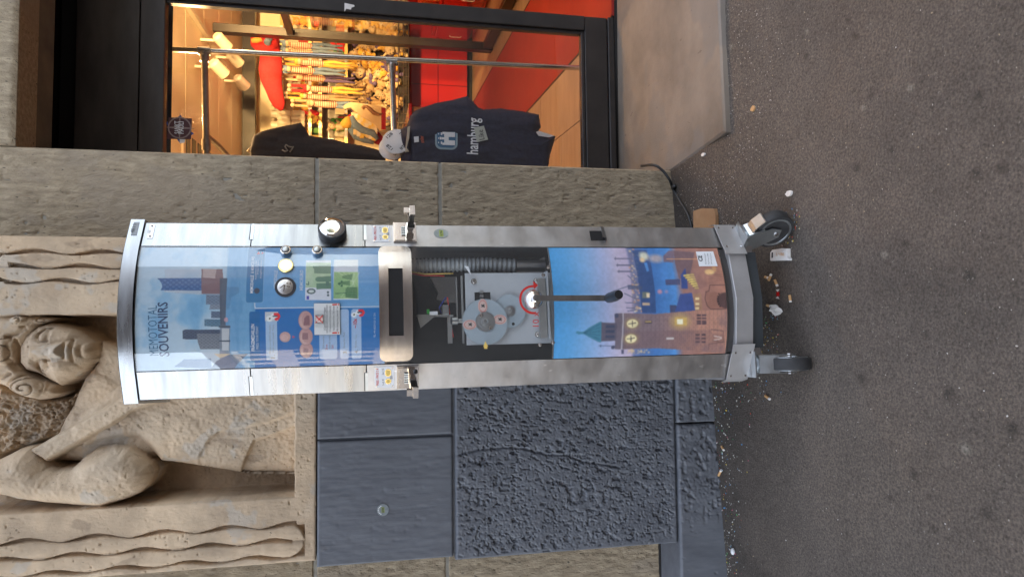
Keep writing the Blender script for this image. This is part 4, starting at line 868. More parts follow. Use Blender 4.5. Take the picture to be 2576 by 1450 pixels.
# metal band with the slot: built round the opening
za, zb_ = spot(*cC(365, 740))[1], spot(*cC(140, 740))[1]; xb0, xb1 = spot(*cC(250, 1118))[0], spot(*cC(250, 352))[0]
sx0, sx1 = spot(*cC(255, 948))[0], spot(*cC(255, 500))[0]; sz0, sz1 = spot(*cC(303, 740))[1], spot(*cC(205, 740))[1]
a = MB(); o0, o1 = .0024, .0048; rc = .018
def band(mb, x0, x1, z0, z1): sheet(mb, LS(x0, x1, max(3, int((x1-x0)/.01))), z0, z1, o0, o1)
band(a, xb0+rc, xb1-rc, sz1, zb_); band(a, xb0+rc, xb1-rc, za, sz0); band(a, xb0+rc, sx0, sz0, sz1); band(a, sx1, xb1-rc, sz0, sz1)
for sg, xe in ((-1, xb0), (1, xb1)):
    xi = xe-sg*rc; z0, z1 = za, zb_; st_ = 6
    pts = [(xi+sg*rc*math.sin(t), z1-rc+rc*math.cos(t)) for t in LS(0, PI/2, st_)]+[(xi+sg*rc*math.cos(t), z0+rc-rc*math.sin(t)) for t in LS(0, PI/2, st_)]
    pts = [(xi, z1)]+pts[1:]+[(xi, z0)] if True else pts
    k = len(pts); F_ = [sf(x, z, o1) for x, z in pts]; B_ = [sf(x, z, o0) for x, z in pts]
    F = [tuple(range(k)), tuple(range(2*k-1, k-1, -1))]+[(i, k+i, k+(i+1) % k, (i+1) % k) for i in range(k)]
    a.add(F_+B_, F)
bandp = part('dispenser_band', a, M_band, mach, smooth=25)
a = MB(); sheet(a, LS(sx0, sx1, 16), sz0, sz1, .0021, .0024); part('slot', a, M_void, bandp)
a = MB(); sheet(a, LS(-MF, MF, 25), za+.01, zb_-.01, -.05, -.006); part('chute', a, M_inner, bandp)
# push buttons and specimen medals
for c in (cL(938, 225), cL(1620, 225)):
    x, z = spot(*c); x -= .004; p = sf(x, z, .002); q = (sf(x, z, 1)-sf(x, z, 0)).normalized(); a = MB()
    a.lathe(p, q, [(.0135, 0), (.0135, .004), (.0145, .006), (.0145, .012), (.0125, .0135)], 20); b = part('push_button', a, M_chrome, mach, smooth=35); a = MB(); a.lathe(p+q*.0136, q, [(.0085, 0), (.0085, .0012), (.006, .002)], 18); part('button_face', a, M_alu, b, smooth=35); a = MB(); a.lathe(p+q*.0134, q, [(.0105, 0), (.0105, .0004)], 20); part('ring', a, M_ink, b)
x, z = spot(*cL(930, 545)); p = sf(x, z, -.003); q = (sf(x, z, 1)-sf(x, z, 0)).normalized(); a = MB(); a.lathe(p, q, [(.0205, 0), (.0205, .006), (.019, .0075)], 28); md = part('specimen_medal', a, M_gold, mach, smooth=30, label='gold coloured specimen medal'); a = MB(); a.lathe(p+q*.0076, q, [(.0165, 0), (.0165, .0005)], 24); part('medal_face', a, mat('pale_gold', (.85, .78, .5), rough=.2, metal=1.), md)
x, z = spot(*cL(918, 1003)); p = sf(x, z, -.003); q = (sf(x, z, 1)-sf(x, z, 0)).normalized(); a = MB(); a.lathe(p, q, [(.0275, 0), (.0275, .003), (.0205, .0035)], 32); md = part('specimen_medal', a, M_ink, mach, smooth=30, label='silver specimen medal in a black ring'); a = MB(); a.lathe(p+q*.0036, q, [(.0205, 0), (.0205, .001), (.019, .0016)], 30); part('medal_face', a, M_silv, md, smooth=30)
a = MB()
for (u0, v0, u1, v1) in ((-.012, .004, .004, .002), (.004, .002, .0, -.012), (-.004, .014, .006, .002), (.008, -.012, .010, -.002), (.004, -.014, .014, -.012)):
    n_ = np.array((v0-v1, u1-u0)); n_ = n_/np.hypot(*n_)*.0011
    a.prism([sf(x+u, z+v, .0018) for u, v in ((u0-n_[0], v0-n_[1]), (u1-n_[0], v1-n_[1]), (u1+n_[0], v1+n_[1]), (u0+n_[0], v0+n_[1]))], q*.0009)
part('medal_relief', a, M_steel, md, kind='stuff')
# notice with the crossed-out coin
q = [spot(*cN(*p)) for p in ((205, 152), (645, 150), (655, 680), (214, 686))]; a = MB(); a.prism([sf(x, z, .0035) for x, z in q], (0, .0022, 0)); nt = part('notice_plate', a, mat('notice_plate_white', (.62, .63, .62), rough=.35), mach)
a = MB(); q2 = [spot(*cN(*p)) for p in ((203, 148), (650, 146), (662, 684), (212, 690))]; a.prism([sf(x, z, .0022) for x, z in q2], (0, .0014, 0)); part('notice_backing', a, M_ink, nt)
for s, x, y0, y1 in (('5-Cent-Stücke sind im Magazin', 402, 610, 218), ('vorhanden und kommen automatisch', 440, 655, 178), ('5-Cent-coin will drop automatically', 494, 632, 192), ('Nach Geldeinwurf bitte 2 Sek. warten', 556, 610, 196), ('After inserting money, please wait 2 sec.', 618, 622, 200)):
    txt(nt, cN, s, (x+3, y0), (x, y1), .0052, M_ink, .0042)
a = MB(); a.prism([sf(*spot(*cN(*p)), .0038) for p in ((228, 352), (362, 350), (368, 488), (230, 490))], (0, .0004, 0)); ic = part('coin_icon', a, M_tag2, nt)
a = MB(); x, z = spot(*cN(300, 420)); a.lathe(sf(x, z, .0042), (0, -1, 0), [(.0095, 0), (.0095, .0003)], 24); part('coin', a, M_pink, nt)
def stroke(mb, cr, p, q, w, o):
    (x0, z0), (x1, z1) = spot(*cr(*p)), spot(*cr(*q)); e = np.array((x1-x0, z1-z0)); n_ = np.array((-e[1], e[0]))/np.hypot(*e)*w
    mb.prism([sf(x0-n_[0], z0-n_[1], o), sf(x1-n_[0], z1-n_[1], o), sf(x1+n_[0], z1+n_[1], o), sf(x0+n_[0], z0+n_[1], o)], (0, -.0003, 0))
a = MB(); stroke(a, cN, (232, 486), (358, 356), .0011, .0046); stroke(a, cN, (232, 360), (362, 486), .0011, .005)
for y in (175, 652): stroke(a, cN, (520, y), (600, y-3), .0017, .0042); stroke(a, cN, (617, y-3), (635, y-3), .0017, .0042)
part('red_marks', a, M_red, nt, kind='stuff')
# round coin mirror on the right panel
x, z = spot(*cB(602, 262)); nq = (sf(x, z, 1)-sf(x, z, 0)).normalized(); p = sf(x, z, .0003); a = MB()
a.lathe(p, nq, [(.038, 0), (.039, .004), (.039, .026), (.037, .028), (.0345, .028)], 36); mr = part('round_mirror', a, M_black, mach, smooth=30); a = MB(); a.lathe(p+nq*.0281, nq, [(.0345, 0), (.034, .0008), (.02, .0015), (.0001, .0018)], 36); part('mirror_glass', a, M_chrome, mr, smooth=True)
# price plates
def price(c, head, l1, l2, sg):
    q = [spot(*p) for p in c]; a = MB(); a.prism([sf(x, z, .0012) for x, z in q], (sf(q[0][0], 0, 0)-sf(q[0][0], 0, .0011))); pp = part('price_plate', a, M_wh, mach)
    q = np.array(q); ex = q[1]-q[0]; ez = q[3]-q[0]; pt = lambda u, v: tuple(q[0]+ex*u+ez*v)
    def T(s, u0, u1, v, h, m, b=False):
        a = MB(); lettering(a, s, fsurf(.0015), pt(u0, v), pt(u1, v), h, b); part('lettering', a, m, pp)
    T(head, .12, .93, .8, .0068, M_red, True); T(l1, .12, .42, .52, .0055, M_ink); T(l2, .62, .92, .52, .0055, M_ink)
    a = MB()
    for u, v in ((.07, .93), (.93, .93), (.07, .08), (.93, .08)): x, z = pt(u, v); a.lathe(sf(x, z, .0013), (sf(x, z, 1)-sf(x, z, 0)), [(.0025, 0), (.002, .0008)], 8)
    part('screw', a, M_steel, pp, kind='stuff')
    for us in ((.3,), (.66, .76)):
        for u in us: x, z = pt(u, .3); a = MB(); a.lathe(sf(x, z, .0014), (sf(x, z, 1)-sf(x, z, 0)), [(.0085, 0), (.0085, .0004+.0002*u)], 20); k = part('coin', a, M_gold, pp); a = MB(); a.lathe(sf(x, z, .0018+.0004*u), (sf(x, z, 1)-sf(x, z, 0)), [(.0058, 0), (.0058, .0002)], 16); part('coin_core', a, M_yel, k)
    a = MB(); x, z = pt(.52, .1)
    for u in (.44, .52): x, z = pt(u, .14); a.prism([sf(x+i, z+j, .0015) for i, j in ((-.0008, .004), (.0008, .004), (.0008, -.001), (.002, -.001), (0, -.004), (-.002, -.001), (-.0008, -.001))], (sf(x, z, .0003)-sf(x, z, 0)))
    part('arrow', a, M_ink, pp, kind='stuff')
price([cC(218, 320), cC(214, 210), cC(92, 210), cC(98, 320)], 'PREIS - PRICE 3 €', '1x2 €', '1x1 €', 1)
price([cC(240, 1295), cC(238, 1156), cC(108, 1160), cC(112, 1298)], 'PREIS - PRICE 2 €', '1x2 €', '2x1 €', -1)
# coin slides: chrome plate, push lever, coin lips
def coinslide(cpl, sg):
    q = [spot(*p) for p in cpl]; x0, x1 = min(p[0] for p in q), max(p[0] for p in q); z0, z1 = min(p[1] for p in q), max(p[1] for p in q); xm, zm = (x0+x1)/2, (z0+z1)/2
    n_ = (sf(xm, 0, 1)-sf(xm, 0, 0)).normalized(); u_ = Vector((-n_.y, n_.x, 0)); u_ = u_ if u_.x > 0 else -u_; c = sf(xm, zm, .0005); w, hh = math.hypot(x1-x0, (x1-x0)*SLP)/2, (z1-z0)/2
    def bx(mb, u0, u1, z0, z1, o0, o1): mb.hexa([c+u_*u+n_*o+Vector((0, 0, z)) for z in (z0, z1) for u, o in ((u0, o1), (u1, o1), (u1, o0), (u0, o0))])
    a = MB(); bx(a, -w, w, -hh, hh, 0, .005); bx(a, -w+.003, w-.003, -hh+.003, hh-.003, .005, .0075); cm = part('coin_slide', a, M_chrome, mach)
    a = MB(); bx(a, -.018, .018, -hh*.75, -hh*.1, .0076, .020); bx(a, -.018, .018, -hh*.62, -hh*.2, .020, .030); part('housing', a, M_chrome, cm)
    a = MB(); zl = -hh*.42; bx(a, -.014, .014, zl-.009, zl+.009, .030, .092); bx(a, -.0165, .0165, zl-.011, zl+.004, .0915, .1); bx(a, -.009, .009, zl+.0045, zl+.020, .09, .1); lv = part('push_lever', a, M_chrome, cm)
    a = MB()
    for k in range(5): bx(a, -.0155+.0068*k, -.0122+.0068*k, -hh*.1+.001, hh*.32, .0076, .0115)
    part('coin_lip', a, M_zinc, cm, kind='stuff')
    a = MB()
    for k in range(5): bx(a, -.0155+.0068*k+.0036, -.0122+.0068*k+.0031, -hh*.1+.001, hh*.32, .0076, .0082)
    part('coin_slit', a, M_ink, cm, kind='stuff')
    a = MB()
    for u, v in ((-.6, .75), (.6, .75), (-.1, .6)): p = c+u_*(w*u)+Vector((0, 0, hh*v))+n_*.0076; a.lathe(p, n_, [(.0022, 0), (.0018, .0008)], 8)
    part('rivet', a, M_steel, cm, kind='stuff')
    a = MB(); p = c+u_*(w*.55)+Vector((0, 0, -hh*.72))+n_*.0076; a.lathe(p, n_, [(.006, 0), (.006, .004), (.004, .006)], 14); part('lock', a, M_black, cm, smooth=30)
coinslide((cC(238, 322), cC(385, 196)), 1); coinslide((cC(258, 1302), cC(405, 1148)), -1)
x, z = spot(*cC(558, 262)); 
for (r_, o, m, nm) in ((.0215, .0004, mat('oval_sticker_film', (.26, .3, .29), (.36, .4, .38), (60, 60, 60), .35), 'oval_sticker'),):
    a = MB(); a.prism([sf(x+r_*.72*math.cos(t), z+r_*math.sin(t), o) for t in LS(0, 2*PI, 27)[:-1]], sf(x, z, .0006)-sf(x, z, 0)); st1 = part(nm, a, m, mach)
a = MB(); a.prism([sf(x+.011*i, z+.006*j, .0012) for i, j in ((-1, -1), (1, -1), (1, 1), (-1, 1))], sf(x, z, .0002)-sf(x, z, 0)); part('print', a, mat('sticker_lime', (.35, .42, .1), rough=.4), st1)
a = MB(); lettering(a, 'ULTRA', fsurf(.0016), (x-.009, z-.003), (x+.009, z-.003), .006, True); part('lettering', a, M_ink, st1)
# coin return on the right panel: dark opening with a bent tongue
q = [spot(*cD(*p)) for p in ((395, 278), (408, 350), (520, 350), (490, 278))]; a = MB(); a.prism([sf(x, z, .0006) for x, z in q], sf(0.2, 0, .0004)-sf(.2, 0, 0)); fl_ = part('coin_return', a, M_void, mach)
xs = (q[0][0], q[1][0]); zf = spot(*cD(512, 320))[1]; a = MB()
for k in range(1):
    A, B = min(q[0][0], q[1][0])-.002, max(q[0][0], q[1][0])+.002
    V = [sf(A, zf, .001), sf(B, zf, .001), sf(B, zf+.004, .016), sf(A, zf+.004, .016)]; a.prism(V, (0, 0, -.003)); V = [sf(A, zf+.004, .016), sf(B, zf+.004, .016), sf(B, zf+.014, .018), sf(A, zf+.014, .018)]; a.prism(V, sf(B, 0, .002)-sf(B, 0, 0))
part('tongue', a, M_alu, fl_)
# ---------------------------------------------------------------- mechanism behind the acrylic
YP = .05
a = MB(); q = [mpl(*cG(*p), YP) for p in ((226, 228), (250, 1198), (1445, 1165), (1340, 225))]; x0, x1, z0, z1 = q[1].x, q[0].x, q[2].z-.002, q[0].z
w0, w1 = mpl(*cG(360, 600), YP), mpl(*cG(572, 482), YP)
a.box((x0, YP, w0.z), (x1, YP+.004, z1)); a.box((x0, YP, z0), (x1, YP+.004, w1.z)); a.box((x0, YP, w1.z), (w0.x, YP+.004, w0.z)); a.box((w1.x, YP, w1.z), (x1, YP+.004, w0.z))
mp = part('mechanism_plate', a, M_plate, mach, kind=None)
def bolt(cr, x, y, par, yy=YP, r=.0085):
    p = mpl(*cr(x, y), yy); a = MB(); a.lathe(p, (0, -1, 0), [(r, 0), (r, .001), (r*.72, .0012), (r*.72, .007), (r*.62, .0078), (r*.4, .0078), (r*.38, .004)], 16); part('bolt', a, M_steel, par, smooth=35)
for q in ((348, 340), (1190, 335), (1210, 1055)): bolt(cG, *q, mp)
def gear(cx, cy, edge, yy, teeth, name='gear'):
    c = mpl(*cG(cx, cy), yy); e = mpl(*cG(*edge), yy); R_ = (e-c).length; pts = []
    for i in range(teeth):
        for f, rr in ((0, R_-.0028), (.3, R_), (.55, R_), (.85, R_-.0028)): t = 2*PI*(i+f)/teeth; pts.append((c.x+rr*math.cos(t), yy, c.z+rr*math.sin(t)))
    a = MB(); k = len(pts); a.add(pts+[(x, yy-.004, z) for x, y, z in pts]+[(c.x, yy-.004, c.z), (c.x, yy, c.z)], [(i, (i+1) % k, k+(i+1) % k, k+i) for i in range(k)]+[(2*k, k+i, k+(i+1) % k) for i in range(k)]+[(2*k+1, (i+1) % k, i) for i in range(k)])
    return part(name, a, M_gear, mach), c, R_
g2, c2, r2 = gear(830, 740, (800, 518), YP-.006, 84); g1, c1, r1 = gear(500, 885, (485, 1198), YP-.013, 100)
for c, rr, par, yy in ((c1, 1, g1, YP-.0172), (c2, .55, g2, YP-.0102)):
    a = MB(); a.lathe(Vector((c.x, yy, c.z)), (0, -1, 0), [(.0285*rr, 0), (.0285*rr, .002), (.02*rr, .0025), (.02*rr, .006), (.013*rr, .0065), (.013*rr, .011), (.006*rr, .012), (.005*rr, .008)], 24); part('hub', a, M_zinc, par, smooth=30)
for dx_, dz_ in ((.018, .012), (-.018, -.014)):
    a = MB(); a.lathe(Vector((c1.x+dx_, YP-.0172, c1.z+dz_)), (0, -1, 0), [(.006, 0), (.006, .006), (.003, .007)], 12); part('hub_bolt', a, M_steel, g1, smooth=30)
a = MB(); a.lathe(mpl(*cG(880, 912), YP-.0101), (0, -1, 0), [(.0045, 0), (.0045, .0006)], 12); part('hole', a, M_void, g2)
for (x, y, rx, ry, an) in ((468, 672, 50, 76, .2), (295, 922, 72, 52, 0.1), (698, 853, 72, 52, .15)):
    c = mpl(*cG(x, y), YP-.0175); k = .00028
    for (f, m, nm, o) in ((1, M_pink, 'medal_sticker', 0), ):
        a = MB(); a.prism([(c.x-k*(rx*math.cos(t)*math.sin(an)*0+ry*math.sin(t)), c.y-.0, c.z-k*rx*math.cos(t)) for t in LS(0, 2*PI, 25)[:-1]], (0, -.0006, 0)); stk = part(nm, a, m, g1)
    a = MB(); 
    for t0 in range(24):
        t, t2 = 2*PI*t0/24, 2*PI*(t0+1)/24
        a.prism([(c.x-k*ry*s_*math.sin(u), c.y-.0007, c.z-k*rx*s_*math.cos(u)) for u, s_ in ((t, .8), (t2, .8), (t2, .74), (t, .74))], (0, -.0003, 0))
    part('ring', a, M_red, stk); a = MB(); a.prism([(c.x+i*.0075, c.y-.0007, c.z+j*.008) for i, j in ((-.7, -.7), (.8, -.6), (.5, .1), (.7, .7), (-.1, .3), (-.5, .8), (-.3, -.1))], (0, -.0004, 0)); part('motif', a, M_inner, stk)
# lower cross bar, brackets, pinion, box behind the window
a = MB(); p, q = mpl(*cG(1212, 295), .03), mpl(*cG(1345, 1095), .03); a.box((q.x, .03, q.z), (p.x, .045, p.z)); part('cross_bar', a, M_bronze, mach)
a = MB(); p, q = mpl(*cG(1325, 215), .026), mpl(*cG(1385, 1105), .026); a.box((q.x, .024, q.z), (p.x+.003, .06, p.z)); part('shelf_edge', a, M_plate, mach)
for q in ((1285, 255), (1420, 410), (1355, 150), (1415, 1165), (1240, 1195)): bolt(cG, *q, mp, .022, .006)
a = MB(); a.box((x0+.02, YP+.012, w1.z-.004), (x1-.02, YP+.08, w0.z+.004)); part('press_block', a, M_inner, mach); a = MB(); p = mpl(*cG(462, 590), YP-.001)
for k in range(5): a.box((p.x-.028+.012*k, YP-.002, p.z-.004), (p.x-.02+.012*k, YP+.01, p.z+.006))
part('press_cam', a, M_zinc, mp, kind='stuff')
a = MB(); p0, p1, p2 = mpl(*cG(905, 225), .1), mpl(*cG(1330, 225), .1), mpl(*cG(1300, 5), .1); a.prism([p0, p1, p2], (0, .003, 0)); part('gusset', a, M_bronze, mach)
# corrugated hose
pth = [mpl(*cC(*q), .1) for q in ((340, 480), (470, 475), (620, 472), (760, 468), (900, 470), (1060, 478))]; P_ = []
for i in range(len(pth)-1):
    for k in range(20): P_.append(pth[i].lerp(pth[i+1], k/20))
a = MB(); a.tube(P_, [.0215 if (i//2) % 2 else .0175 for i in range(len(P_))], 14); part('corrugated_hose', a, M_hose, mach, smooth=True)
a = MB(); p = pth[-1]; a.tube([p, p+Vector((0, 0, -.09))], .017, 14); part('hose_pipe', a, M_zinc, mach, smooth=40)
for k, (c, pts) in enumerate(((M_yel, ((360, 520), (450, 535), (560, 532), (640, 530))), (M_red, ((360, 530), (440, 545), (530, 545), (580, 548))), (M_red, ((600, 690), (612, 780), (625, 880), (640, 960))), (mat('blue_wire', (.03, .06, .4), rough=.5), ((590, 690), (545, 760), (560, 800))))):
    a = MB(); a.tube([mpl(*cC(*q), .08+.004*k) for q in pts], .0022, 6); part('wire', a, c, mach, smooth=True)
a = MB(); a.prism([mpl(*cC(*q), .07) for q in ((395, 812), (420, 898), (520, 815))], (0, .002, 0)); a.prism([mpl(*cC(*q), .072) for q in ((395, 806), (395, 815), (640, 820), (640, 808))], (0, .03, 0)); part('sheet_bracket', a, M_bronze, mach)
a = MB(); a.prism([mpl(*cC(*q), .16) for q in ((485, 556), (540, 660), (530, 700), (580, 725), (660, 725), (660, 552))], (0, .02, 0)); part('sheet_bracket', a, M_bronze, mach)
a = MB(); p, q = mpl(*cC(655, 560), .09), mpl(*cC(670, 840), .09); a.box((q.x, .085, q.z), (p.x, .1, p.z)); p, q = mpl(*cC(600, 808), .085), mpl(*cC(635, 1000), .085); a.box((q.x, .085, q.z), (p.x, .095, p.z)); p, q = mpl(*cC(690, 545), .075), mpl(*cC(715, 1000), .075); a.box((q.x, .075, q.z), (p.x, .085, p.z)); part('bracket_bar', a, M_bronze, mach, kind='stuff')
a = MB(); p, q = mpl(*cC(565, 742), .062), mpl(*cC(612, 806), .062); a.bbox((q.x, .062, q.z), (p.x, .08, p.z), .002); mo = part('micro_switch', a, M_zinc, mach); a = MB(); p, q = mpl(*cC(480, 786), .06), mpl(*cC(535, 808), .06); a.box((q.x, .06, q.z), (p.x, .07, p.z)); part('plug', a, M_white, mo); a = MB(); p, q = mpl(*cC(462, 772), .06), mpl(*cC(480, 800), .06); a.box((q.x, .06, q.z), (p.x, .07, p.z)); part('plug', a, mat('green_plug', (.04, .4, .06), rough=.4), mo)
a = MB(); p = mpl(*cC(668, 850), .07); a.lathe(p+Vector((0, 0, .02)), (0, 0, -1), [(.006, 0), (.012, .004), (.012, .02), (.007, .022), (.007, .05)], 14); part('solenoid', a, M_zinc, mach, smooth=30)
a = MB(); a.prism([mpl(*cC(*q), .035) for q in ((716, 480), (742, 482), (760, 540), (735, 510))], (0, .001, 0)); part('white_tab', a, M_white, mach)
# printed marks on the acrylic: red turning arrow, 10 x, yellow pointer
cxz = np.array(spot(*cG(1150, 585))); e1 = np.array(spot(*cG(958, 585))); rr = np.hypot(*(e1-cxz)); a = MB(); N_ = 30; t0, t1 = rad(-5), rad(190)
for k in range(N_):
    q = []
    for t, r_ in ((k/N_, rr), ((k+1)/N_, rr), ((k+1)/N_, rr-.0062), (k/N_, rr-.0062)):
        an = t0+(t1-t0)*t; q.append(sf(cxz[0]+r_*math.cos(an), cxz[1]+r_*math.sin(an), .0026))
    a.prism(q, (0, .0003, 0))
a.prism([sf(*spot(*cG(*p)), .0026) for p in ((1145, 338), (1212, 395), (1156, 446))], (0, .0003, 0)); part('turning_arrow', a, M_red, mach)
txt(mach, cG, '10 x', (1222, 946), (1220, 748), .019, M_red, .0026)
a = MB(); a.prism([sf(*spot(*cG(*p)), .0026) for p in ((502, 1142), (541, 1216), (524, 1218), (530, 1243), (486, 1243), (486, 1218), (474, 1216))], (0, .0004, 0)); part('pointer_arrow', a, M_yel, mach)
# crank
x, z = spot(*cG(1150, 583)); c = sf(x, z, .0022); a = MB(); a.lathe(c, (0, -1, 0), [(.0285, 0), (.0285, .002), (.027, .008), (.0235, .014), (.018, .019), (.012, .0215), (.012, .034), (.010, .036)], 32); cr = part('crank', a, M_steel, mach, smooth=35)
yk = c.y-.03; p, q = mpl(*cG(1160, 570), yk), mpl(*cD(560, 792), yk); a = MB(); d_ = (q-p).normalized(); s_ = Vector((d_.z, 0, -d_.x))*.0082
a.prism([p-s_, q-s_, q+s_, p+s_], (0, -.0075, 0)); part('crank_arm', a, M_fit, cr); q = mpl(*cD(540, 792), yk-.007)
a = MB(); a.lathe(q, (0, -1, -.05), [(.009, -.004), (.0135, .002), (.015, .014), (.0155, .05), (.014, .07), (.0125, .077), (.0125, .079)], 24); part('crank_grip', a, M_black, cr, smooth=35)
# ---------------------------------------------------------------- base, gussets, castors
a = MB(); sheet(a, LS(-MF+.001, MF-.001, 21), zb0+.002, zlow0-.003, -.02, -.006); part('kick_plate', a, M_dark, mach)
zf0, zf1 = spot(*cE(400, 750), .02)[1], spot(*cE(292, 750), .02)[1]
def lipo(x): return prof(min(max(x, -.24), .24))
xs = [-.246, -.236, -.14, 0, .14, .236, .246]; ys = [.10, .06, .012, -.012, .012, .06, .10]
ol = list(zip(xs, ys))+[(.237, .36), (-.237, .36)]
a = MB(); extr(a, [(x, y) for x, y in ol], zf0, zf1-.0, .0015); bs = part('base_tray', a, M_tray, mach)
for sg in (-1, 1):
    a = MB(); pts = [(sg*.252, .1), (sg*.246, .066), (sg*.14, .003)]
    V = [Vector((x, y-.001, z)) for z in (zf0-.002, zf1+.012) for x, y in pts]; Vb = [Vector((x, y+.004, z)) for z in (zf0-.002, zf1+.012) for x, y in pts]
    F = [(0, 1, 4, 3), (1, 2, 5, 4)]; F2 = [tuple(i+6 for i in f[::-1]) for f in F]; rim = [(0, 3, 9, 6), (3, 4, 10, 9), (4, 5, 11, 10), (5, 2, 8, 11), (2, 1, 7, 8), (1, 0, 6, 7)]
    a.add(V+Vb, F+F2+rim); w = part('corner_plate', a, M_tray, bs)
    a = MB()
    for x in (.234, .165):
        for z in (zf0+.01, zf1+.002):
            y = np.interp(x, [.14, .246], [.003, .066]); a.lathe((sg*x, y-.002, z), (sg*.45, -1, 0), [(.0035, 0), (.003, .002)], 10)
    part('rivet', a, M_steel, w, kind='stuff')
a = MB(); extr(a, [(-.15, .03), (0, .012), (.15, .03), (.15, .36), (-.15, .36)], zf0-.045, zf0-.001); part('weight_box', a, M_inner, mach)
for sg in (-1, 1):
    c = Vector((sg*.185, .035, zf0-.001)); pts = [c+Vector((.055*math.cos(t)*sg*1.0-.0, 0, -.042*abs(math.sin(t))**.7)) for t in LS(0, PI, 15)]; a = MB(); a.prism(pts, (0, .006, 0)); part('base_gusset', a, M_alud, mach)
def castor(x, y, yaw, brake, label):
    zg = float(gz(*((MACH @ Vector((x, y, 0))).xy))); Mx = Matrix.Translation((x, y, zg)) @ Matrix.Rotation(yaw, 4, 'Z'); T = lambda *p: Mx @ Vector(p); Rr = Mx.to_3x3(); R_ = .0625; tr = -.045; zg = float(gz(*((MACH @ Vector((x, y, 0))).xy)))-.0
    def bx(mb, a_, b_): (x0, y0, z0), (x1, y1, z1) = a_, b_; mb.hexa([T(*p) for p in ((x0, y0, z0), (x1, y0, z0), (x1, y1, z0), (x0, y1, z0), (x0, y0, z1), (x1, y0, z1), (x1, y1, z1), (x0, y1, z1))]); return mb
    a = MB(); zt = zf0-.001-zg; bx(a, (-.04, -.04, zt-.004), (.04, .04, zt)); a.lathe(T(0, 0, zt-.004), (0, 0, -1), [(.03, 0), (.033, .004), (.033, .014), (.024, .018)], 24); cs_ = part('castor', a, M_zinc, mach, smooth=30, label=label)
    a = MB()
    for sg in (-1, 1):
        pts = [T(sg*.025, tr-.017, R_-.012), T(sg*.025, tr+.012, R_-.014), T(sg*.025, .03, zt-.03), T(sg*.025, .03, zt-.014), T(sg*.025, -.035, zt-.014), T(sg*.025, tr-.022, R_+.02)]
        a.prism(pts, Rr @ Vector((sg*.003, 0, 0)))
    bx(a, (-.028, -.035, zt-.02), (.028, .03, zt-.0145)); a.hexa([T(*p) for p in ((-.0275, -.062, R_+.045), (.0275, -.062, R_+.045), (.0275, -.058, R_+.045), (-.0275, -.058, R_+.045), (-.026, -.039, zt-.0146), (.026, -.039, zt-.0146), (.026, -.035, zt-.0146), (-.026, -.035, zt-.0146))]); part('fork', a, M_zinc, cs_)
    a = MB(); a.lathe(T(-.019, tr, R_), Rr @ Vector((1, 0, 0)), [(.052, 0), (R_-.002, .001), (R_, .004), (R_, .034), (R_-.002, .037), (.052, .038)], 36); wh = part('wheel', a, M_rubber, cs_, smooth=40)
    a = MB(); a.lathe(T(-.0205, tr, R_), Rr @ Vector((1, 0, 0)), [(.012, 0), (.014, .004), (.043, .006), (.047, 0), (.0525, .0), (.0525, .041), (.047, .041), (.043, .035), (.014, .037), (.012, .041)], 30); part('rim', a, M_zinc, wh, smooth=35)
    a = MB(); a.lathe(T(-.031, tr, R_), Rr @ Vector((1, 0, 0)), [(.0075, 0), (.0075, .062)], 6); part('axle', a, M_steel, wh)
    if brake:
        a = MB(); pts = [(-.022, .03, zt-.02), (-.022, .052, zt-.034), (-.022, .085, zt-.046)] if brake < 0 else [(-.022, -.03, zt-.02), (-.022, -.062, zt-.03), (-.022, -.09, zt-.05)]
        for p, q in zip(pts, pts[1:]): a.prism([T(*p), T(*q), T(-q[0], q[1], q[2]), T(-p[0], p[1], p[2])], (0, 0, -.004))
        part('brake_pedal', a, M_zinc, cs_)
castor(-.2, .05, rad(-4), 0, 'castor turned towards the viewer'); castor(.195, .05, rad(38), 1, 'castor turned sideways with its brake pedal'); castor(-.19, .33, rad(20), 0, 'castor at the back of the machine'); castor(.19, .33, rad(-30), 0, 'castor at the back of the machine')
# ================================================================== inside the shop
FZ, CZ, YB = .088, 2.72, 8.8
cV, cP, cQ, cS, cT = crop(0, 0, 2.197), crop(900, 0, 2.1975), crop(1600, 0, 1.98154), crop(950, 300, 3.68), crop(950, 100, 3.68)
Y0 = 3.36
mb = MB(); mb.box((-.2, Y0, -.1), (6, YB+.1, FZ-.012)); shopf = thing('shop_floor', None, None, WORLD, (2, 6, FZ)); shopf['kind'] = 'structure'
part('floor_base', mb, M_void, shopf)
bd0 = None
for i, x in enumerate(np.arange(-.2, 1.38, .395)):
    for j in range(6):
        y0 = Y0+.02+j*.95-(i % 2)*.4; y1 = min(y0+.944, YB); y0 = max(y0, Y0+.02)
        if y1-y0 > .05: mb = MB(); mb.box((x+.003, y0, FZ-.011), (min(x+.392, 1.385), y1, FZ)); part('floor_board', mb, M_floor, shopf)
for i, x in enumerate(np.arange(2.22, 5.6, .395)):
    for j in range(6):
        y0 = Y0+.02+j*.95-(i % 2)*.4; y1 = min(y0+.944, YB); y0 = max(y0, Y0+.02)
        if y1-y0 > .05: mb = MB(); mb.box((x+.003, y0, FZ-.011), (x+.392, y1, FZ)); part('floor_board', mb, M_floor, shopf)
mb = MB(); mb.box((1.39, Y0+.01, FZ-.011), (2.205, 8.25, FZ+.002)); solo('red_runner', mb, M_runner, 'long red floor runner leading into the shop', 'carpet', WORLD, (1.8, 5.8, FZ))
mb = MB(); mb.box((1.376, Y0+.01, FZ-.011), (1.388, 8.25, FZ+.003)); mb.box((2.207, Y0+.01, FZ-.011), (2.218, 8.25, FZ+.003)); part('edge_trim', mb, M_brown, shopf, kind='stuff')
cei = thing('shop_ceiling', None, None, WORLD, (2, 6, CZ)); cei['kind'] = 'structure'
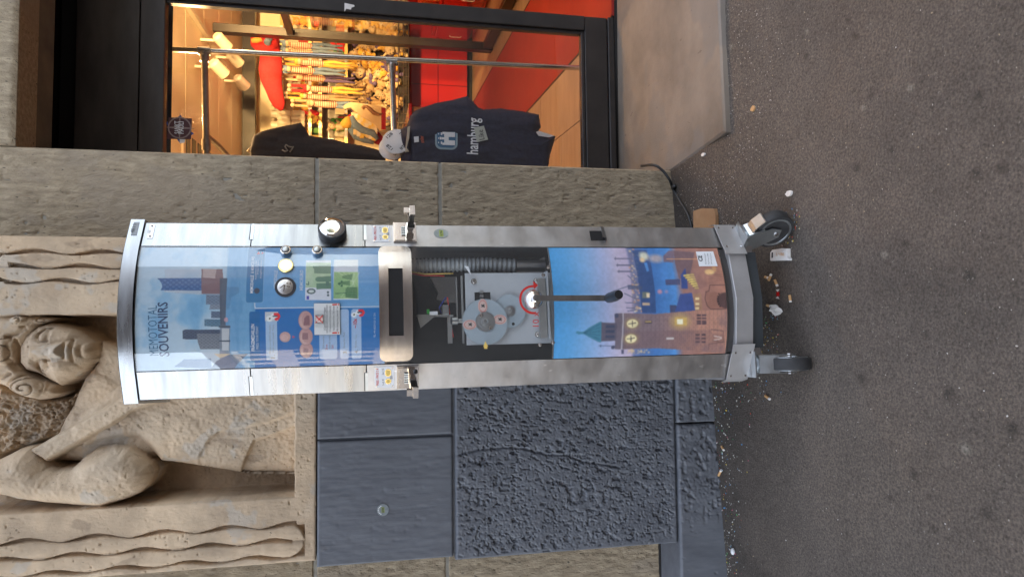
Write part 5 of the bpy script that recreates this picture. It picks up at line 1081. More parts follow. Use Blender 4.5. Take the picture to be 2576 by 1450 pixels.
for i in range(9):
    mb = MB(); mb.box((-.2, Y0+.06+i*.62, CZ), (6, Y0+.06+i*.62+.612, CZ+.03)); part('ceiling_panel', mb, M_ceil, cei)
mb = MB(); mb.box((-.2, Y0, CZ+.031), (6, YB+.1, CZ+.1)); part('ceiling_slab', mb, M_void, cei)
bw = thing('shop_back_wall', 'cream back wall of the shop behind the lit shelves', 'wall', WORLD, (2, YB, FZ))
mb = MB(); mb.box((-.2, YB, -.1), (6, YB+.1, CZ-.001)); part('wall_face', mb, M_shopw, bw)
mb = MB(); mb.box((-.3, Y0+.3, -.1), (-.2, YB, CZ-.001)); solo('shop_side_wall', mb, M_shopw, 'cream side wall of the shop hidden behind the pillar', 'wall', WORLD, (-.25, 6, FZ))
mb = MB(); mb.box((5.8, Y0+.3, -.1), (5.9, YB, CZ-.001)); solo('shop_side_wall', mb, M_shopw, 'cream side wall of the shop beyond the red shelves', 'wall', WORLD, (5.85, 6, FZ))
zA, zB = dpt(641, 300, 8.35).z, dpt(624, 300, 8.35).z
mb = MB(); mb.box((-.2, 8.35, zA), (6, 8.45, zB+.06)); solo('ceiling_beam', mb, M_brown, 'dark brown beam across the back of the shop ceiling', 'beam', WORLD, (2, 8.4, zA))
# lamps, then added fill lights
for i, (dx, dy, d) in enumerate(((557, 103, 6.4), (589, 146, 7.0), (606, 205, 7.4), (548, 170, 6.2))):
    p = dpt(dx, dy, d); e = thing('ceiling_spotlight', ('white ceiling spotlight nearest the shop window', 'white ceiling spotlight just above the steel pipe', 'white ceiling spotlight farthest back by the dark beam', 'white ceiling spotlight left of the steel pipe')[i], 'spotlight', WORLD, (p.x, p.y, CZ), 'spotlights on the shop ceiling')
    ax = Vector((-.5, .75, -.55)).normalized(); mb = MB(); mb.lathe(p-ax*.07, ax, [(.03, 0), (.05, .02), (.052, .15), (.047, .15), (.045, .13)], 18); part('housing', mb, M_lamp, e, smooth=35); mb = MB(); mb.lathe(p+ax*.062, ax, [(.045, 0), (.044, .004)], 18); part('lamp_face', mb, M_bulb, e); mb = MB(); mb.tube([p, (p.x, p.y, CZ)], .012, 8); part('stem', mb, M_lamp, e)
mb = MB(); p, q = dpt(540, 60, 6.0), dpt(622, 215, 7.6); mb.box((2.2, 5.6, CZ-.04), (2.24, 8.2, CZ-.002)); solo('light_track', mb, M_lamp, 'white light track along the shop ceiling', 'light track', WORLD, (2.2, 6.8, CZ))
e = thing('ceiling_vent', 'flat brown air vent panel in the shop ceiling', 'vent', WORLD, (1.0, 6.2, CZ)); mb = MB(); mb.bbox((.85, 5.75, CZ-.02), (1.25, 7.0, CZ-.001), .006); part('vent_frame', mb, M_ceil, e)
for k in range(6):
    mb = MB(); mb.box((.89, 5.82+.19*k, CZ-.026), (1.21, 5.82+.19*k+.12, CZ-.0205)); part('vent_slat', mb, M_brown, e)
for (x, y, z, tx, ty, tz, pw, ang) in ((1.6, 4.1, 2.5, 2.3, 8.6, 1.75, 105, 46), (2.2, 4.1, 2.5, 2.7, 8.4, 1.4, 150, 52), (3.0, 4.3, 2.5, 3.2, 8.3, 1.1, 95, 60)):     # added spots without fixtures, out of sight near the window, brightening the goods
    l = bpy.data.lights.new('goods_fill_spot', 'SPOT'); l.energy = pw; l.color = (1, .62, .24); l.shadow_soft_size = .05; l.spot_size = rad(ang); l.spot_blend = .5
    o = bpy.data.objects.new('goods_fill_spot', l); sc.collection.objects.link(o); o.location = (x, y, z); o.rotation_euler = (Vector((x, y, z))-Vector((tx, ty, tz))).to_track_quat('Z', 'Y').to_euler()
for (x, y, z, pw) in ((1.0, 4.3, 2.3, 15), (3.0, 4.2, 2.3, 13)):  # added point lights without fixtures, ambient fill for the shop
    l = bpy.data.lights.new('shop_fill', 'POINT'); l.energy = pw; l.color = (1, .6, .26); l.shadow_soft_size = .06
    o = bpy.data.objects.new('shop_fill', l); sc.collection.objects.link(o); o.location = (x, y, z)
# red cabinet with drawers and the shelves above
cab = thing('red_cabinet', 'long glossy red cabinet under the toy basket', 'cabinet', WORLD, (2.2, 8.5, FZ)); ztopc = .86
mb = MB(); mb.box((.9, 8.24, FZ+.06), (3.9, YB-.01, ztopc-.02)); mb.box((.9, 8.28, FZ), (3.9, YB-.01, FZ+.055)); part('carcass', mb, M_void, cab)
for i in range(6):
    x = .9+i*.5
    for z0, z1 in ((FZ+.07, .5), (.506, ztopc-.025)):
        mb = MB(); mb.bbox((x+.003, 8.22, z0), (x+.497, 8.239, z1), .003); dr = part('drawer', mb, M_redc, cab)
mb = MB(); mb.bbox((.88, 8.2, ztopc-.018), (3.92, YB-.01, ztopc), .004); part('top', mb, M_redc, cab)
shz = [dpt(c, 250, 8.45).z for c in (868, 803, 777, 706)]
for i, (z, lab) in enumerate(zip(shz, ('lowest brass edged shelf above the toy basket', 'middle brass edged shelf of the back wall', 'upper brass edged shelf of the back wall', 'topmost shelf with the white mugs'))):
    e = thing('wall_shelf', lab, 'shelf', WORLD, (2.2, 8.6, z), 'shelves on the shop back wall'); mb = MB(); mb.bbox((.9, 8.47, z-.02), (3.9, YB-.02, z), .003); part('board', mb, M_oak, e); mb = MB(); mb.box((.9, 8.455, z-.03), (3.9, 8.468, z+.008)); part('edge_strip', mb, M_shelf, e)
    mb = MB()
    for k in range(9): x = 1.2+k*.29; mb.box((x, 8.449, z-.027), (x+.11, 8.454, z+.006))
    part('price_strip', mb, M_wh, e, kind='stuff')
e = thing('pegboard', 'grey gridded pegboard between the shelves', 'pegboard', WORLD, (2.2, YB-.03, shz[0])); mb = MB(); mb.box((.9, YB-.03, shz[0]+.01), (3.9, YB-.002, shz[1]-.035)); part('board', mb, M_peg, e); mb = MB()
for k in range(24): x = .95+k*.125; mb.box((x, YB-.037, shz[0]+.01), (x+.006, YB-.031, shz[1]-.035))
for k in range(4): z = shz[0]+.05+k*.075; mb.box((.92, YB-.044, z), (3.88, YB-.038, z+.006))
part('grid', mb, M_fit, e, kind='stuff')
# goods: boxes and jars on the shelves
good_m = [mat('goods_'+n, c, rough=.5) for n, c in (('cream', (.75, .6, .36)), ('yellow', (.8, .55, .12)), ('white', (.8, .74, .62)), ('red', (.6, .06, .04)), ('brown', (.3, .17, .08)), ('green', (.12, .3, .06)))]
gb = MB(); gb.bbox((-.045, -.04, 0), (.045, .04, .13), .006); gme = [mesh('goods_box', gb, m, (0, 0, 0)) for m in good_m]
gj = MB(); gj.lathe((0, 0, 0), (0, 0, 1), [(.03, 0), (.034, .006), (.034, .09), (.022, .105), (.022, .125), (.02, .127)], 14); jme = [mesh('goods_jar', gj, m, (0, 0, 0), 35) for m in good_m]
def inst(name, me, loc, rz, sc_, label, cat, group):
    o = bpy.data.objects.new(name, me); sc.collection.objects.link(o); o.location = loc; o.rotation_euler = (0, 0, rz); o.scale = (sc_,)*3; return tag(o, label, cat, group)
names_ = ('cream', 'yellow', 'white', 'red', 'brown', 'green')
k = 0
for si, (z, n, row) in enumerate(((shz[0], 26, 'lowest shelf'), (shz[1], 22, 'middle shelf'), (shz[2], 22, 'upper shelf'))):
    for i in range(n):
        c = int(rng.choice([0, 0, 1, 1, 2, 2, 3, 4, 5])); x = 1.15+i*(2.3/n)+rng.normal()*.01; sq = rng.uniform(.7, 1.05)
        if si == 1: sq *= .9
        jar = (i+si) % 3 == 0
        inst('goods_jar' if jar else 'goods_box', (jme if jar else gme)[c], (x, 8.55+rng.uniform(0, .08), z+.0005), rng.uniform(-.3, .3), sq, ('%s souvenir jar standing on the %s of the back wall' if jar else '%s souvenir box standing on the %s of the back wall') % (names_[c], row), 'jar' if jar else 'box', ('%s jars on the %s' if jar else '%s boxes on the %s') % (names_[c], row))
# white mugs on the topmost shelf
mug = MB(); mug.lathe((0, 0, 0), (0, 0, 1), [(.036, 0), (.04, .004), (.04, .095), (.037, .095), (.036, .01)], 18); mug_me = mesh('mug', mug, M_lamp, (0, 0, 0), 35); hn = MB(); hn.tube([(.038, 0, .075), (.062, 0, .07), (.066, 0, .045), (.058, 0, .024), (.039, 0, .02)], .006, 8); hme = mesh('handle', hn, M_lamp, (0, 0, 0), True)
for i, (x, r) in enumerate(zip(np.linspace(1.5, 2.6, 9), rng.uniform(-2, 2, 9))):
    o = inst('mug', mug_me, (x, 8.58, shz[3]+.0005), r, 1.25, 'white souvenir mug in the row on the topmost shelf', 'mug', 'white mugs on the topmost shelf'); h_ = bpy.data.objects.new('handle', hme); sc.collection.objects.link(h_); h_.parent = o
# white cushions hung in two rows
for j, cx in enumerate((700, 739)):
    for i in range(5):
        p = dpt(cx+16, 285+j*0+i*9.0+2, 8.3); p = dpt(714+j*36, 283+i*13+j*2, 8.3); mb = MB(); n = 9; G = np.zeros((n, n, 3))
        for (sg) in (1, -1):
            for a_ in range(n):
                for b_ in range(n):
                    u, v = a_/(n-1)*2-1, b_/(n-1)*2-1; G[a_, b_] = (p.x+v*.034*(1-.1*u*u), p.y-sg*.03*max(0, (1-u*u)*(1-v*v))**.5, p.z+u*.075*(1-.1*v*v))
            mb.grid(G if sg > 0 else G[:, ::-1])
        solo('cushion', mb, M_lamp, 'small white cushion hanging in the %s row beside the upper shelf' % ('upper', 'lower')[j], 'cushion', WORLD, tuple(p), 'white cushions on the back wall', smooth=True)
# toy basket
e = thing('toy_basket', 'wide wire basket full of plush toys on the red cabinet', 'basket', WORLD, (2.3, 8.1, ztopc)); mb = MB()
bx0, bx1, by0, by1, bz1 = 1.85, 3.2, 7.86, 8.3, 1.5
for z in np.linspace(ztopc+.01, ztopc+.12, 3): mb.tube([(bx0, by0, z), (bx1, by0, z), (bx1, by1, z), (bx0, by1, z), (bx0, by0, z)], .006, 6)
for x in np.linspace(bx0, bx1, 14): mb.tube([(x, by0, ztopc), (x, by0, ztopc+.13)], .004, 5)
part('wire', mb, M_fit, e, kind='stuff'); mb = MB()
for x in (bx0, bx1):
    for y in (by0, by1): mb.tube([(x, y, ztopc), (x, y, bz1)], .01, 8)
part('post', mb, M_fit, e, kind='stuff'); mb = MB(); mb.box((bx0, by0, ztopc+.002), (bx1, by1, ztopc+.01)); mb.prism([(bx0, by0+.12, ztopc+.01), (bx0, by1, ztopc+.01), (bx0, by1, bz1)], (bx1-bx0, 0, 0)); part('filling_board', mb, M_brown, e, kind='stuff')
def plush(kind, ears):
    b = MB(); b.ball((0, 0, .07), (.062, .055, .075), 12, 9)
    for s_ in (-1, 1): b.ball((s_*.05, -.055, .022), (.026, .045, .024), 8, 6); b.ball((s_*.065, -.02, .1), (.02, .03, .04), 8, 6, Matrix.Rotation(s_*.5, 3, 'Y'))
    h_ = MB(); h_.ball((0, -.012, .185), (.058, .054, .055), 12, 9)
    for s_ in (-1, 1): h_.ball((s_*.045, -.005, .235 if ears == 0 else .225), (.02, .012, .02) if ears == 0 else (.016, .012, .045), 8, 6, Matrix.Rotation(s_*(.3 if ears == 0 else .7), 3, 'Y'))
    mz = MB(); mz.ball((0, -.06, .172), (.026, .024, .02), 8, 6); ey = MB()
    for s_ in (-1, 1): ey.ball((s_*.02, -.06, .2), .006, 6, 4)
    ey.ball((0, -.083, .178), .008, 6, 4)
    return [mesh('plush_toy', b, M_plushy[kind], (0, 0, 0), True), mesh('head', h_, M_plushy[kind], (0, 0, 0), True), mesh('muzzle', mz, M_plushy[0], (0, 0, 0), True), mesh('eyes', ey, M_ink, (0, 0, 0))]
pl = {}
kn = ('cream', 'golden', 'tan', 'violet', 'grey blue', 'red')
def put_plush(kind, ears, loc, rot, s_, label, group):
    if (kind, ears) not in pl: pl[(kind, ears)] = plush(kind, ears)
    m = pl[(kind, ears)]; o = bpy.data.objects.new('plush_toy', m[0]); sc.collection.objects.link(o); o.location = loc; o.rotation_euler = rot; o.scale = (s_,)*3; tag(o, label, 'plush toy', group)
    h_ = bpy.data.objects.new('head', m[1]); sc.collection.objects.link(h_); h_.parent = o
    for nm, me in (('muzzle', m[2]), ('eyes', m[3])): c = bpy.data.objects.new(nm, me); sc.collection.objects.link(c); c.parent = h_
for i in range(60):
    t = rng.random(); x = bx0+.08+(bx1-bx0-.16)*((i*.618) % 1); y = by0+.08+.24*t; z = ztopc+.02+t*.5+rng.normal()*.02
    kind = int(rng.choice([1, 1, 0, 0, 1, 3] if x > 2.45 else [0, 0, 2, 2, 0, 3])); ears = int(rng.integers(0, 2))
    put_plush(kind, ears, (x, y, z), (rng.normal()*.35, rng.normal()*.5, rng.normal()*.7), rng.uniform(.75, 1.1), '%s plush toy with %s ears piled in the wire basket' % (kn[kind], ('round', 'long')[ears]), '%s plush toys in the basket' % kn[kind])
# sailor dolls hanging in a row
def doll(p, s_, cap, trousers, label):
    e = thing('sailor_doll', label, 'doll', WORLD, tuple(p), 'sailor dolls hanging from the shelf'); x, y, z = p; B = lambda dx, dz, dy=0: Vector((x+dx*s_*.62, y+dy*s_*.62, z+dz*s_))
    mb = MB(); mb.tube([B(-.05, .28), B(-.055, .1), B(0, 0), B(.055, .1), B(.05, .28)], [.017*s_, .019*s_, .03*s_, .019*s_, .017*s_], 10); part('sleeves', mb, M_plushy[cap], e, smooth=True)
    mb = MB(); mb.ball(B(-.045, .31), .028*s_, 10, 7); mb.ball(B(.045, .31), .028*s_, 10, 7); part('hands', mb, M_plushy[0], e, smooth=True)
    mb = MB(); mb.ball(B(0, .08, -.05), (.042*s_, .04*s_, .042*s_), 12, 8); part('head', mb, M_plushy[0], e, smooth=True); mb = MB(); mb.ball(B(0, .105, -.055), (.046*s_, .044*s_, .034*s_), 12, 8); part('cap', mb, M_plushy[cap], e, smooth=True)
    mb = MB(); mb.tube([B(0, .1), B(0, 0), B(0, -.12), B(0, -.22), B(0, -.25)], [.025*s_, .038*s_, .042*s_, .04*s_, .02*s_], 14); part('jersey', mb, M_stripe, e, smooth=True)
    for q in (-1, 1): mb = MB(); mb.tube([B(q*.025, -.22), B(q*.045, -.36, -.03), B(q*.03, -.5), B(q*.05, -.62)], [.026*s_, .022*s_, .018*s_, .012*s_], 10); part('trouser_leg', mb, M_plushy[trousers], e, smooth=True)
for (dx, dy, d, s_, cap, tr, lab) in ((738, 113, 7.5, .8, 4, 4, 'sailor doll with grey blue trousers farthest to the right of the steel pipe'), (738, 131, 7.45, .8, 4, 4, 'sailor doll with grey blue trousers just right of the steel pipe'),
                                  (768, 158, 7.55, .8, 1, 1, 'sailor doll with golden cap and trousers just left of the steel pipe'), (742, 176, 7.45, .82, 4, 4, 'sailor doll with grey blue trousers left of the golden doll'),
                                  (772, 196, 7.6, .8, 0, 3, 'sailor doll with cream cap and violet trousers in the middle of the row'), (790, 224, 7.5, .8, 5, 1, 'sailor doll with red cap and golden trousers'),
                                  (782, 243, 7.6, .8, 1, 2, 'sailor doll with golden cap and tan trousers'), (800, 262, 7.5, .82, 2, 4, 'sailor doll with tan cap and grey blue trousers at the pillar end')):
    doll(dpt(dx, dy, d), s_, cap, tr, lab)
# small plush toys sitting along the shelves behind the dolls
for i in range(30):
    kind = int(rng.choice([0, 1, 1, 2, 0, 5])); ears = i % 2; row = i % 3
    put_plush(kind, ears, (1.3+((i*.618) % 1)*2.3, 8.5, shz[row]+.002), (0, 0, rng.normal()*.4), rng.uniform(.6, .85), 'small %s plush toy with %s ears sitting on the %s of the back wall' % (kn[kind], ('round', 'long')[ears], ('lowest shelf', 'middle shelf', 'upper shelf')[row]), 'small %s plush toys on the %s' % (kn[kind], ('lowest shelf', 'middle shelf', 'upper shelf')[row]))
# long red plush animal above the dolls
e = thing('plush_snake', 'long red plush animal with yellow mouth draped above the dolls', 'plush toy', WORLD, tuple(dpt(668, 180, 7.4))); mb = MB()
mb.tube([dpt(*cP(x, y), 7.4) for x, y in ((330, 330), (340, 420), (350, 520), (345, 600), (350, 680), (372, 760), (395, 840), (420, 900), (440, 945))], [.1, .095, .11, .115, .105, .085, .075, .06, .02], 14); part('body', mb, M_plushy[5], e, smooth=True)
mb = MB(); c = [dpt(*cP(x, y), 7.3) for x, y in ((180, 355), (230, 360), (290, 355), (340, 350), (400, 345))]; mb.tube(c, [.05, .1, .13, .11, .06], 14); hd = part('head', mb, M_plushy[5], e, smooth=True); mb = MB(); mb.tube([dpt(*cP(x, y), 7.18) for x, y in ((180, 352), (225, 345), (268, 335))], [.02, .03, .025], 8); part('mouth', mb, M_plushy[1], hd, smooth=True)
mb = MB(); mb.ball(dpt(*cP(330, 330), 7.19), .035); mb.ball(dpt(*cP(318, 362), 7.19), .035); part('eyes', mb, M_plushy[4], hd, smooth=True)
mb = MB(); mb.tube([dpt(*cP(x, y), 7.35) for x, y in ((245, 425), (290, 440), (330, 440))], [.03, .07, .05], 10); part('fin', mb, M_plushy[5], e, smooth=True)
# violin shaped display stand with tins and its counter
ctr = thing('wooden_counter', 'brown wooden counter under the violin shaped display', 'counter', WORLD, (1.3, 6.4, FZ)); p, q = dpt(1030, 400, 6.2), dpt(1045, 268, 6.2); mb = MB(); mb.bbox((.6, 6.2, FZ), (q.x, 6.9, q.z+.03), .006); part('body', mb, M_wood, ctr); mb = MB(); mb.bbox((.58, 6.17, q.z+.031), (q.x+.02, 6.92, q.z+.06), .004); part('top', mb, M_redc, ctr)
vs = thing('violin_display', 'light wooden violin shaped display board with a scroll cut and shelves of tins', 'display stand', WORLD, tuple(dpt(1000, 330, 6.3)))
out = [(1440, 425), (1470, 395), (1545, 365), (1600, 368), (1990, 420), (2045, 450), (2045, 760), (1960, 770), (1940, 740), (1900, 690), (1800, 630), (1700, 575), (1600, 490), (1545, 440), (1500, 450), (1450, 470)]
mb = MB(); mb.prism([dpt(*cS(*p), 6.28) for p in out], (0, .03, 0)); part('board', mb, M_oak, vs)
mb = MB(); mb.prism([dpt(*cS(*p), 6.275) for p in ((1985, 440), (2050, 450), (2050, 760), (1985, 755))], (0, .003, 0)); part('red_edge', mb, M_redc, vs)
mb = MB(); mb.tube([dpt(*cS(*p), 6.275) for p in ((1735, 465), (1715, 440), (1735, 425), (1780, 430), (1830, 470), (1880, 520), (1950, 540), (2000, 530))], [.008, .014, .012, .014, .018, .018, .012, .006], 8); part('scroll', mb, M_wood, vs, smooth=True)
mb = MB(); mb.prism([dpt(*cS(*p), 6.36) for p in ((1500, 560), (1560, 520), (1700, 600), (1820, 700), (1960, 800), (2020, 880), (2020, 1000), (1900, 960), (1700, 860), (1560, 740), (1500, 640))], (0, .03, 0)); part('shelf_back', mb, M_redc, vs)
mb = MB(); mb.tube([dpt(*cS(*p), 6.3) for p in ((1540, 580), (1600, 690), (1720, 770), (1860, 810), (1930, 900))], [.035, .04, .035, .035, .02], 10); part('blue_curve', mb, M_plushy[4], vs, smooth=True)
mb = MB(); mb.tube([dpt(*cS(*p), 6.33) for p in ((1540, 740), (1620, 850), (1740, 900), (1880, 940))], [.03, .035, .03, .02], 10); part('blue_curve', mb, M_plushy[4], vs, smooth=True)
mb = MB(); mb.tube([dpt(*cS(*p), 6.3) for p in ((1450, 620), (1490, 660), (1560, 690))], [.05, .06, .03], 10); part('golden_scroll', mb, M_plushy[1], vs, smooth=True)
tin = MB(); tin.bbox((-.03, -.03, 0), (.03, .03, .05), .005); tme = [mesh('tin', tin, good_m[i], (0, 0, 0)) for i in (0, 2, 1)]
for r_, (xa, ya, xb, yb, n) in enumerate(((1620, 560, 1730, 610, 4), (1600, 610, 1740, 690, 5), (1780, 640, 1930, 720, 5), (1770, 690, 1930, 780, 5), (1770, 740, 1920, 840, 5), (1780, 820, 1910, 880, 4), (1650, 800, 1740, 850, 3))):
    for i in range(n):
        t = i/(n-1); p = dpt(*cS(xa+(xb-xa)*t, ya+(yb-ya)*t), 6.31); inst('tin', tme[(i+r_) % 3], p, 0, .8, '%s tin on the slanted shelves of the violin display' % (('cream', 'white', 'yellow')[(i+r_) % 3]), 'tin', '%s tins on the violin display' % (('cream', 'white', 'yellow')[(i+r_) % 3]))
# green lantern toy and a red-green flower in front of the pegboard
for nm, c, lab in (('green_toy', (1395, 690), 'bright green frog faced toy hanging on the pegboard'),):
    p = dpt(*cS(*c), 8.55); e = thing(nm, lab, 'toy', WORLD, tuple(p)); mb = MB(); mb.bbox((p.x-.07, p.y-.05, p.z-.11), (p.x+.07, p.y+.05, p.z+.11), .02); part('body', mb, mat('bright_green', (.1, .5, .04), rough=.5), e); mb = MB(); mb.ball((p.x-.03, p.y-.05, p.z+.05), .02, 8, 6); mb.ball((p.x+.03, p.y-.05, p.z+.05), .02, 8, 6); part('eyes', mb, M_ink, e)
# glass partition along the right side of the runner
gp = thing('glass_partition', 'brown steel and glass partition along the red runner', 'partition', WORLD, (2.42, 6.9, FZ))
mb = MB(); mb.bbox((2.38, 6.86, FZ+.001), (2.46, 6.96, CZ-.002), .004); part('post', mb, M_brown, gp); zr = dpt(1233, 130, 6.9).z
mb = MB(); mb.bbox((2.39, 4.2, .10), (2.45, 6.857, .19), .003); part('rail', mb, M_brown, gp); mb = MB(); mb.bbox((2.39, 4.2, 2.0), (2.45, 6.857, 2.06), .003); part('rail', mb, M_brown, gp); mb = MB(); mb.bbox((2.38, 4.1, FZ+.001), (2.46, 4.198, CZ-.002), .004); part('post', mb, M_brown, gp)
mb = MB(); mb.box((2.417, 4.2, .191), (2.423, 6.857, 1.999)); part('pane', mb, M_glass, gp)
# red shelves behind the partition
rs = thing('red_shelf_unit', 'tall red shelf unit full of amber goods behind the partition', 'shelf unit', WORLD, (3.4, 7.2, FZ)); mb = MB(); mb.box((3.3, 5.0, FZ), (3.34, 8.15, 2.2)); part('back_panel', mb, M_redc, rs)
for i in range(5):
    z = FZ+.02+i*.45; mb = MB(); mb.bbox((2.95, 5.0, z), (3.298, 8.15, z+.03), .003); part('board', mb, M_redc, rs)
for i in range(6):
    mb = MB(); mb.bbox((2.93, 5.02+i*.52, FZ+.06), (2.949, 5.02+i*.52+.51, FZ+.46), .003); dr = part('door', mb, M_redc, rs); mb = MB(); mb.tube([(2.925, 5.45+i*.52, .25), (2.915, 5.45+i*.52, .27), (2.915, 5.45+i*.52, .37), (2.925, 5.45+i*.52, .39)], .006, 6); part('handle', mb, M_wh, dr)
amb = [mat('amber_goods', (.75, .25, .03), rough=.3), mat('orange_goods', (.7, .12, .02), rough=.3), good_m[1]]
ame = [mesh('goods_jar', gj, m, (0, 0, 0), 35) for m in amb]
for i in range(3):
    for k in range(20):
        c = int(rng.integers(0, 3)); inst('goods_jar', ame[c], (3.02+.12*(k % 2), 5.1+k*.15, FZ+.051+(i+1)*.45), rng.uniform(0, 3), 1.5, '%s coloured jar on the %s board of the red shelf unit' % (('amber', 'orange', 'yellow')[c], ('second', 'third', 'fourth')[i]), 'jar', '%s jars on the %s board of the red shelf unit' % (('amber', 'orange', 'yellow')[c], ('second', 'third', 'fourth')[i]))

# ---------------------------------------------------------------- clothes rail of steel pipe behind the window
def Pm(dx, dy, d=3.82): return dpt(dx, dy, d)
rk = thing('clothes_rail', 'upright steel pipe clothes rail standing behind the shop window', 'clothes rail', WORLD, tuple(Pm(1452, 172)))
mb = MB(); a_, b_ = Pm(395, 122), Pm(1475, 172); mb.tube([a_, b_], .0145, 14); part('pipe', mb, M_pipe, rk, smooth=40)
arms = ((Pm(514, 128), Pm(520, 420)), (Pm(985, 156), Pm(996, 440)))
for a_, b_ in arms:
    mb = MB(); mb.tube([a_, b_], .0165, 14); ar = part('arm', mb, M_fit, rk, smooth=40); mb = MB(); u = (b_-a_).normalized(); mb.tube([a_+u*.0, a_+u*.055], .0225, 14); mb.lathe(a_+Vector((0, -.024, .0))+u*.02, (0, -1, 0), [(.009, 0), (.009, .006), (.005, .008)], 10); mb.tube([a_+Vector((0, 0, -.03)), a_+Vector((0, 0, .03))], .0215, 14); part('fitting', mb, M_fit, ar, smooth=40)
    mb = MB(); mb.tube([a_+u*.455, a_+u*.51], .0225, 14); part('fitting', mb, M_fit, ar, smooth=40)
mb = MB(); mb.tube([Pm(520, 342), Pm(548, 365, 3.95), Pm(575, 395, 4.1)], .015, 12); part('brace', mb, M_fit, rk, smooth=40)
def garment(name, outline, d, T, r, m, label, seed, st=.0045):
    P = [dpt(*p, d) for p in outline]; P2 = [(p.x, p.z) for p in P]; xs = np.arange(min(p[0] for p in P2)-st, max(p[0] for p in P2)+2*st, st); zs_ = np.arange(min(p[1] for p in P2)-st, max(p[1] for p in P2)+2*st, st)
    X, Zg = np.meshgrid(xs, zs_); sd_ = sdpoly(X, Zg, P2); t = np.sqrt(np.clip(1-(1-np.clip(sd_/r, 0, 1))**2, 0, 1)); w = .5*(fbm(X*7+Zg*2, Zg*2.5, seed, 3)-.5)+.25*(fbm(X*20, Zg*6, seed+3, 2)-.5)
    e = thing(name, label, 'hoodie', WORLD, (float(np.mean([p[0] for p in P2])), d, max(p[1] for p in P2)))
    ok = sd_ > -st*.7; sdc = np.clip(sd_, 0, None); mb = MB()
    for sg in (1, -1):
        idx = -np.ones(X.shape, int); pts = []; 
        yy = d-sg*(T*t*(1+w))-(w*.01)
        for j, i in zip(*np.nonzero(ok)): idx[j, i] = len(pts); pts.append((X[j, i], yy[j, i], Zg[j, i]))
        F = []
        for j, i in zip(*np.nonzero(ok[:-1, :-1] & ok[1:, :-1] & ok[:-1, 1:] & ok[1:, 1:])):
            q = (idx[j, i], idx[j, i+1], idx[j+1, i+1], idx[j+1, i]); F.append(q if sg > 0 else q[::-1])
        mb.add(pts, F)
    part('garment', mb, m, e, smooth=True); return e
h1 = garment('hoodie', [cS(*p) for p in ((95, 1060), (120, 950), (150, 850), (250, 790), (380, 755), (560, 715), (700, 688), (830, 662), (880, 730), (950, 850), (1100, 868), (1300, 905), (1500, 955), (1700, 990), (1900, 1038), (2035, 1095), (2060, 1300), (100, 1300))], 3.86, .07, .09, M_hood, 'charcoal hoodie hanging from the upper arm of the rail', 3)
mb = MB(); mb.bbox((0, 0, 0), (.01, .01, .01)); mb = MB(); mb.tube([dpt(*cS(*p), 3.9) for p in ((80, 1080), (118, 1000), (130, 1100))], .012, 8); part('hanger', mb, M_oak, h1, smooth=True)
mb = MB(); mb.tube([dpt(*cS(*p), 3.775) for p in ((560, 1050), (600, 1075), (640, 1060), (600, 1000), (615, 975), (650, 1000), (690, 1010), (720, 1000), (700, 1040), (670, 1080))], .004, 6); part('drawstring', mb, mat('grey_cord', (.35, .3, .25), rough=.8), h1, smooth=True)
h2 = garment('hoodie', [cQ(*p) for p in ((-70, 1000), (-20, 975), (5, 900), (40, 860), (110, 830), (200, 800), (330, 775), (445, 745), (490, 785), (530, 835), (570, 850), (700, 842), (850, 860), (1000, 888), (1006, 950), (1015, 985), (990, 1020), (1030, 1040), (1128, 1054), (1110, 1120), (1085, 1200), (1068, 1330), (-70, 1330))], 3.78, .06, .08, M_navy, 'navy hoodie with printed city name and blue castle badge', 9)
gq = lambda cr, q, d: [dpt(*cr(*p), d) for p in q]
YH = 3.708
fl_h = lambda a, b: (a, YH, b)
def hz(cr, x, y, d=YH): p = dpt(*cr(x, y), d); return (p.x, p.z)
mb = MB(); lettering(mb, 'hamburg', fl_h, hz(cQ, 528, 1195), hz(cQ, 535, 915), .062, True); part('lettering', mb, M_white, h2)
bd = [hz(cQ, *p) for p in ((198, 1000), (370, 992), (372, 1145), (200, 1152))]
def rrect(q, r):
    x0, x1, z0, z1 = min(p[0] for p in q), max(p[0] for p in q), min(p[1] for p in q), max(p[1] for p in q); o = []
    for cx, cz, t0 in ((x1-r, z1-r, 0), (x0+r, z1-r, PI/2), (x0+r, z0+r, PI), (x1-r, z0+r, 1.5*PI)):
        o += [(cx+r*math.cos(t0+t), cz+r*math.sin(t0+t)) for t in LS(0, PI/2, 5)]
    return o, (x0, x1, z0, z1)
o_, (bx_0, bx_1, bz_0, bz_1) = rrect(bd, .03); mb = MB(); mb.prism([(x, YH+.004, z) for x, z in o_], (0, .002, 0)); bdg = part('badge', mb, mat('badge_rim', (.3, .42, .5), rough=.6), h2)
o_, _ = rrect([(bx_0+.01, bz_0+.01), (bx_1-.01, bz_1-.01)], .024); mb = MB(); mb.prism([(x, YH+.002, z) for x, z in o_], (0, .0018, 0)); part('badge_field', mb, mat('badge_blue', (.05, .16, .3), rough=.6), bdg)
cxb, wb, hb = (bx_0+bx_1)/2, (bx_1-bx_0), (bz_1-bz_0); mb = MB()
tw_ = lambda x0, x1, z0, z1: mb.box((cxb+x0*wb, YH-.001, bz_0+z0*hb), (cxb+x1*wb, YH+.001, bz_0+z1*hb))
tw_(-.3, -.08, .12, .6); tw_(.08, .3, .12, .6); tw_(-.079, .079, .4, .6); tw_(-.3, -.2, .601, .68); tw_(-.05, .05, .601, .72); tw_(.2, .3, .601, .68); tw_(-.27, -.15, .69, .75); tw_(.15, .27, .69, .75); tw_(-.06, .06, .73, .8)
for x in (-.2, 0, .2): tw_(x-.03, x+.03, .83, .87)
